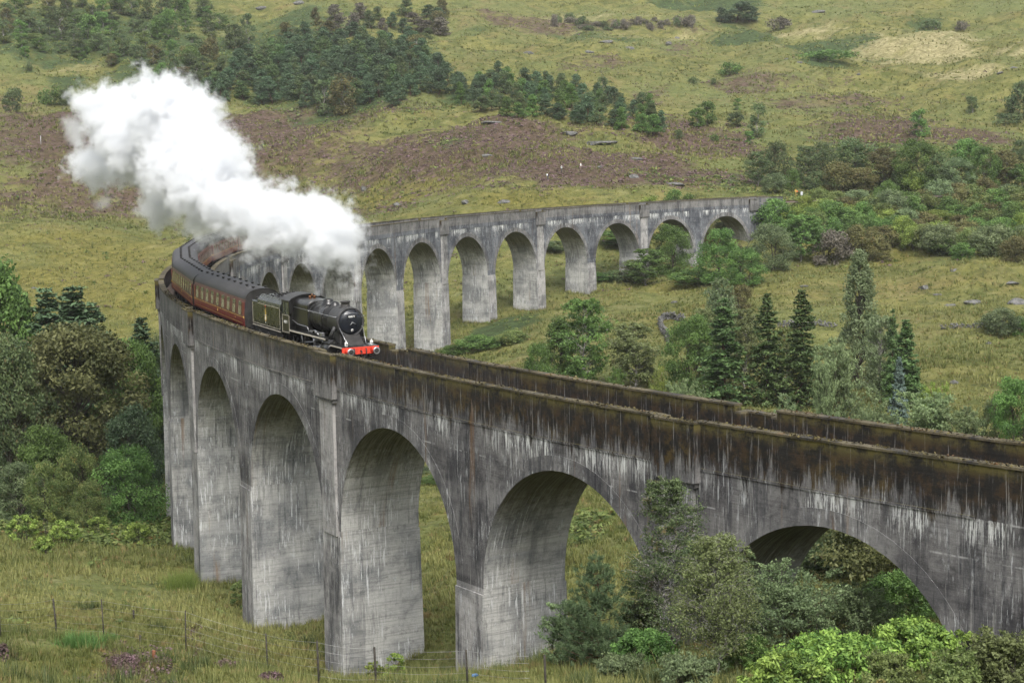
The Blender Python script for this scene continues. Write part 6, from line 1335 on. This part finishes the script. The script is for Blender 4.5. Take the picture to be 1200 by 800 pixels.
def small_things():
    global ICO
    rocks()
    import bmesh
    bm = bmesh.new(); bmesh.ops.create_icosphere(bm, subdivisions=1, radius=1); ICO = (np.array([x.co[:] for x in bm.verts]), np.array([[q.index for q in x.verts] for x in bm.faces])); bm.free()
    stone_wall([(786, 412), (778, 392), (773, 380), (779, 374), (802, 376)], 1.25, 'ruined grey dry stone wall turning a corner in the field behind the parapet')
    stone_wall([(814, 377), (838, 380)], 1.2, 'short length of dry stone wall left of the first spruce')
    stone_wall([(912, 383), (930, 382), (980, 384)], 1.0, 'low dry stone wall between the third spruce and the poplar')
    stone_wall([(1104, 386), (1150, 384), (1196, 386)], .7, 'fallen line of stones crossing the right-hand field')
    # wire fence
    pw = simple('weathered_post', (.055, .050, .043), .9, 0, .1, .4, 8); wr = simple('fence_wire', (.30, .30, .29), .5, .6)
    root = empty('wire_fence'); tag(root, 'wire fence on thin grey wooden posts across the grass before the viaduct', 'fence')
    heads = []
    for i, (x, yb, h) in enumerate(((-62, 752, 40), (0, 748, 40), (67, 744, 41), (122, 750, 46), (218, 766, 49), (314, 788, 44), (374, 803, 50), (441, 806, 46), (548, 806, 44), (640, 812, 44))):
        p = hit(x, yb); hm = 1.08*h/px_m(p); r_ = TR.uniform(.045, .062); tilt = np.array([TR.uniform(-.05, .05), TR.uniform(-.05, .05), 0])*hm
        mb = MB(); mb.tube([p-[0, 0, .3], p+tilt*.5+[0, 0, hm*.5], p+tilt+[0, 0, hm-.03], p+tilt+[0, 0, hm]], [r_*1.1, r_, r_*.95, r_*.4], 8)
        mb.build('post', pw, root); heads.append((p, tilt, hm))
    for f in (.96, .78, .58, .40, .22):
        pts = []
        for (a, ta, ha), (b, tb, hb) in zip(heads[:-1], heads[1:]):
            A, B_ = a+ta*f+[0, 0, ha*f], b+tb*f+[0, 0, hb*f]
            for t in np.linspace(0, 1, 6)[:-1]: pts.append(A+(B_-A)*t-[0, 0, .10*sin(pi*t)])
        mb = MB(); mb.tube(pts, .006 if f < .9 else .008, 5); mb.build('wire', wr, root)
    for x, yb, h, c, l in ((157, 724, 10, pw, 'short grey post stub in the grass beyond the fence'), (165, 758, 15, pw, 'weathered stub of a post before the fence, left of the heather'), (181, 773, 12, simple('rusty_post', (.16, .06, .03), .9), 'short rusty post beside the purple heather bush')):
        p = hit(x, yb); k = px_m(p); mb = MB(); mb.tube([(0, 0, -.2), (.02, 0, h/k*.6), (.03, .02, h/k)], [.08, .075, .06], 8); mb.box((.0, .0, h/k*.85), (.16, .05, .05), 0, .01); o = mb.build('post_stub', c, None, tuple(p)); tag(o, l, 'post')
    p = hit(556, 797); mb = MB(); V, F = [], []; rock_mesh(99, .22, .16, .12, V, F, 0); o = link_mesh('plastic_sack', np_mesh('plastic_sack', V[0], F[0], simple('blue_plastic', (.06, .16, .34), .4)), None, (p[0], p[1], p[2]+.25)); tag(o, 'crumpled blue plastic sack in the grass beside a fence post', 'sack')
    # trackside signs beyond the far end, marker posts
    yl = simple('sign_yellow', (.42, .27, .05), .5, var=.1); wh = simple('sign_white', (.42, .44, .46), .5, var=.08); org = simple('sign_orange', (.5, .12, .03), .5)
    def sign(x, yb, top_y, board, mat, name, label, cat):
        p = hit(x, yb); H_ = (yb-top_y)/px_m(p)
        e = empty(name, tuple(p), YAW+pi); mb = MB(); mb.tube([(0, 0, -.2), (0, 0, H_)], .04, 8); mb.build('post', wh if mat is wh else yl, e); mb = MB()
        if board == 'disc':
            n = 6; mb.tube([(.05, 0, H_-.5), (.09, 0, H_-.5)], .30, 6); mb.build('board', mat, e); mb = MB(); mb.box((.10, .35, H_-.65), (.04, .35, .35), 0, .02); mb.build('back_board', org, e)
        else: mb.box((.07, 0, H_-.5), (.05, board*.8, .8), 0, .02); mb.build('board', mat, e)
        tag(e, label, cat)
    sign(932.5, 233, 221.5, 'disc', yl, 'trackside_sign', 'yellow warning board on a post at the far end of the viaduct', 'sign')
    sign(939.5, 233, 224.5, .75, wh, 'trackside_sign', 'small white board on a post right of the yellow one at the far end', 'sign')
    sign(1104, 230, 223, .5, wh, 'marker_post', 'small white marker post among the scrub beside the line', 'post')
    p = hit(48, 170); k = px_m(p); mb = MB(); mb.tube([(0, 0, -.2), (0, 0, 10/k)], .09, 8); mb.box((0, 0, 10/k), (.24, .24, .1), 0, .02); o = mb.build('marker_post', wh, None, tuple(p)); tag(o, 'white marker post in the heather left of the steam', 'post')
    # walkers on the path
    skin = simple('skin', (.42, .26, .19), .6, var=.05); hair = simple('hair_dark', (.03, .02, .015), .6)
    def walker(x, yb, h, top, legs, label, fac, stride, bag=None):
        p = hit(x, yb); H_ = max(1.62, min(1.95, h/px_m(p))); s = H_/1.75
        J = {'pel': (0, 0, .98), 'spi': (0.01, 0, 1.2), 'che': (.02, 0, 1.40), 'nec': (.03, 0, 1.52), 'hea': (.05, 0, 1.64), 'top': (.05, 0, 1.74),
             'hl': (0, .10, .94), 'kl': (stride*.5, .11, .52), 'al': (stride*.35, .11, .09), 'tl': (stride*.35+.18, .12, .04), 'hr': (0, -.10, .94), 'kr': (-stride*.15, -.11, .52), 'ar': (-stride*.6, -.11, .12), 'tr': (-stride*.6+.17, -.12, .04),
             'sl': (.02, .19, 1.42), 'el': (-.08, .25, 1.16), 'wl': (.06, .24, .94), 'fl': (.10, .23, .84), 'sr': (.02, -.19, 1.42), 'er': (.06, -.25, 1.16), 'wr': (.22, -.22, 1.0), 'fr': (.28, -.21, .92)}
        R_ = dict(pel=.145, spi=.13, che=.15, nec=.06, hea=.10, top=.07, hl=.10, kl=.062, al=.045, tl=.04, hr=.10, kr=.062, ar=.045, tr=.04, sl=.075, el=.048, wl=.036, fl=.03, sr=.075, er=.048, wr=.036, fr=.03)
        E_ = [('pel', 'spi'), ('spi', 'che'), ('che', 'nec'), ('nec', 'hea'), ('hea', 'top'), ('pel', 'hl'), ('hl', 'kl'), ('kl', 'al'), ('al', 'tl'), ('pel', 'hr'), ('hr', 'kr'), ('kr', 'ar'), ('ar', 'tr'), ('che', 'sl'), ('sl', 'el'), ('el', 'wl'), ('wl', 'fl'), ('che', 'sr'), ('sr', 'er'), ('er', 'wr'), ('wr', 'fr')]
        ks = list(J); me = bpy.data.meshes.new('p'); me.from_pydata([J[k] for k in ks], [(ks.index(a), ks.index(b)) for a, b in E_], [])
        o = bpy.data.objects.new('p', me); COL.objects.link(o); sm = o.modifiers.new('s', 'SKIN'); ss = o.modifiers.new('u', 'SUBSURF'); ss.levels = ss.render_levels = 2
        for i, k in enumerate(ks): v = me.skin_vertices[0].data[i]; v.radius = (R_[k], R_[k]*(1.12 if k in ('che', 'spi') else 1)); v.use_root = (k == 'pel')
        dg = bpy.context.evaluated_depsgraph_get(); nm = bpy.data.meshes.new_from_object(o.evaluated_get(dg)); bpy.data.objects.remove(o); nm.materials.clear()
        for m in (top, legs, skin, hair): nm.materials.append(m)
        for f in nm.polygons:
            c = f.center; f.use_smooth = True
            f.material_index = 3 if (c.z > 1.69 or (c.z > 1.58 and c.x < .02)) else 2 if (c.z > 1.50 or (c.z < .98 and abs(c.y) > .185)) else 0 if c.z > .90 else 1
        e = empty('person', tuple(p), fac); e.scale = (s, s, s); link_mesh('body', nm, e)
        if bag:
            mb = MB(); mb.box((-.21, 0, 1.28), (.22, .30, .46), 0, .06); mb.box((-.33, 0, 1.2), (.07, .22, .22), 0, .03); mb.build('rucksack', bag, e)
        tag(e, label, 'person', 'walkers on the hillside path')
    tm = lambda n, c: simple(n, c, .8, var=.15)
    walker(642, 211.5, 10.5, tm('dark_jacket', (.012, .013, .018)), tm('jeans', (.03, .04, .08)), 'walker in dark clothes with a pale pack, lowest on the hillside path', YAW-.9, .34, tm('pale_pack', (.6, .62, .65)))
    walker(658, 202, 9, tm('grey_white_top', (.50, .52, .52)), tm('dark_trousers', (.03, .03, .035)), 'walker in a pale grey top and dark trousers, left of the white one', YAW-1.2, .28)
    walker(680.5, 199, 8.5, tm('white_shirt', (.78, .77, .74)), tm('tan_trousers', (.26, .20, .15)), 'walker in a bright white shirt, furthest right on the path', YAW-1.3, .30)
small_things()

# ------------------------------------------------------------------ steam
PUFF = [(410, 326, 20), (400, 288, 46), (384, 268, 46), (352, 262, 50), (318, 252, 52), (283, 242, 52), (250, 222, 56), (272, 172, 32), (222, 192, 62), (200, 142, 58), (166, 168, 60), (132, 142, 50), (112, 190, 38), (106, 118, 30), (190, 240, 42), (225, 262, 30), (168, 108, 34), (236, 128, 22), (345, 300, 26), (262, 266, 30), (288, 284, 24), (392, 318, 24), (292, 158, 14)]
THIN = [(248, 288, 15), (264, 300, 10), (366, 338, 9), (415, 345, 8), (126, 236, 14), (90, 150, 18)]
def steam():
    def world(x, y, r):
        d = np.interp(x, [100, 180, 260, 340, 400, 420], [176, 164, 152, 138, 127, 123.5]); p = at_d(x, y, d); return p, r/px_m(p)
    pf = [world(x, y, r*1.10+3) for x, y, r in PUFF]; th = [world(*q) for q in THIN]
    import bmesh
    bm = bmesh.new()
    for p, r in pf+th: bmesh.ops.create_icosphere(bm, subdivisions=3, radius=r*1.16+.15, matrix=Matrix.Translation(Vector(p)))
    me = bpy.data.meshes.new('s'); bm.to_mesh(me); bm.free(); o = bpy.data.objects.new('s', me); COL.objects.link(o)
    md = o.modifiers.new('r', 'REMESH'); md.mode = 'VOXEL'; md.voxel_size = .38
    dg = bpy.context.evaluated_depsgraph_get(); hull = bpy.data.meshes.new_from_object(o.evaluated_get(dg)); bpy.data.objects.remove(o); hull.materials.clear()
    t = NT('steam'); g = t.pos()
    warp = t.n('ShaderNodeTexNoise'); t.l(g, warp.inputs['Vector']); warp.inputs['Scale'].default_value = .16; warp.inputs['Detail'].default_value = 1
    wv = t.n('ShaderNodeVectorMath', operation='SUBTRACT'); t.l(warp.outputs['Color'], wv.inputs[0]); wv.inputs[1].default_value = (.5, .5, .5)
    wa = t.n('ShaderNodeVectorMath', operation='MULTIPLY_ADD'); t.l(wv.outputs[0], wa.inputs[0]); wa.inputs[1].default_value = (3.2, 3.2, 3.2); t.l(g, wa.inputs[2]); q = wa.outputs[0]
    def field(lst):
        acc = None
        for p, r in lst:
            dn = t.n('ShaderNodeVectorMath', operation='DISTANCE'); t.l(q, dn.inputs[0]); dn.inputs[1].default_value = tuple(p)
            v = t.math('MULTIPLY_ADD', dn.outputs['Value'], -1.0, float(r))          # metres inside the puff
            if acc is None: acc = v
            else: acc = t.math('SMOOTH_MAX', acc, v, .8)
        return acc
    big = field(pf); thn = field(th)
    n1 = t.noise(g, .36, 6, .66, .25); n2 = t.noise(g, 1.1, 4, .66)
    bil = t.math('ABSOLUTE', t.math('SUBTRACT', n1, .5)); dsp = t.math('MULTIPLY_ADD', bil, 7.5, -1.55)        # cauliflower billows
    f = t.math('ADD', big, t.math('ADD', dsp, t.math('MULTIPLY_ADD', n2, 4.4, -2.25)))
    den = t.math('MULTIPLY', t.ramp(f, -.3, 1.45), 1.8)
    f2 = t.math('ADD', thn, t.math('MULTIPLY_ADD', n1, 4.0, -2.1)); den2 = t.math('MULTIPLY', t.ramp(f2, -.2, 1.0), .55)
    v = t.n('ShaderNodeVolumePrincipled'); v.inputs['Color'].default_value = (.93, .94, .955, 1); v.inputs['Anisotropy'].default_value = .15
    t.l(t.math('ADD', den, den2), v.inputs['Density']); t.l(v.outputs[0], t.out.inputs['Volume']); hull.materials.append(t.m)
    t.m.cycles.volume_step_rate = .15
    tag(link_mesh('steam_cloud', hull), 'billowing white steam streaming back from the engine chimney over the carriages', 'steam')
steam()

# ------------------------------------------------------------------ the air of the glen
def haze():
    mb = MB(); mb.box((CAM[0], CAM[1], 330), (10400, 10400, 740)); t = NT('haze_air'); v = t.n('ShaderNodeVolumePrincipled'); v.inputs['Color'].default_value = (.93, .95, .98, 1); v.inputs['Density'].default_value = .000055
    t.l(v.outputs[0], t.out.inputs['Volume']); tag(mb.build('haze', t.m), None, None, None, 'stuff')
HAZE = True
if HAZE: haze()
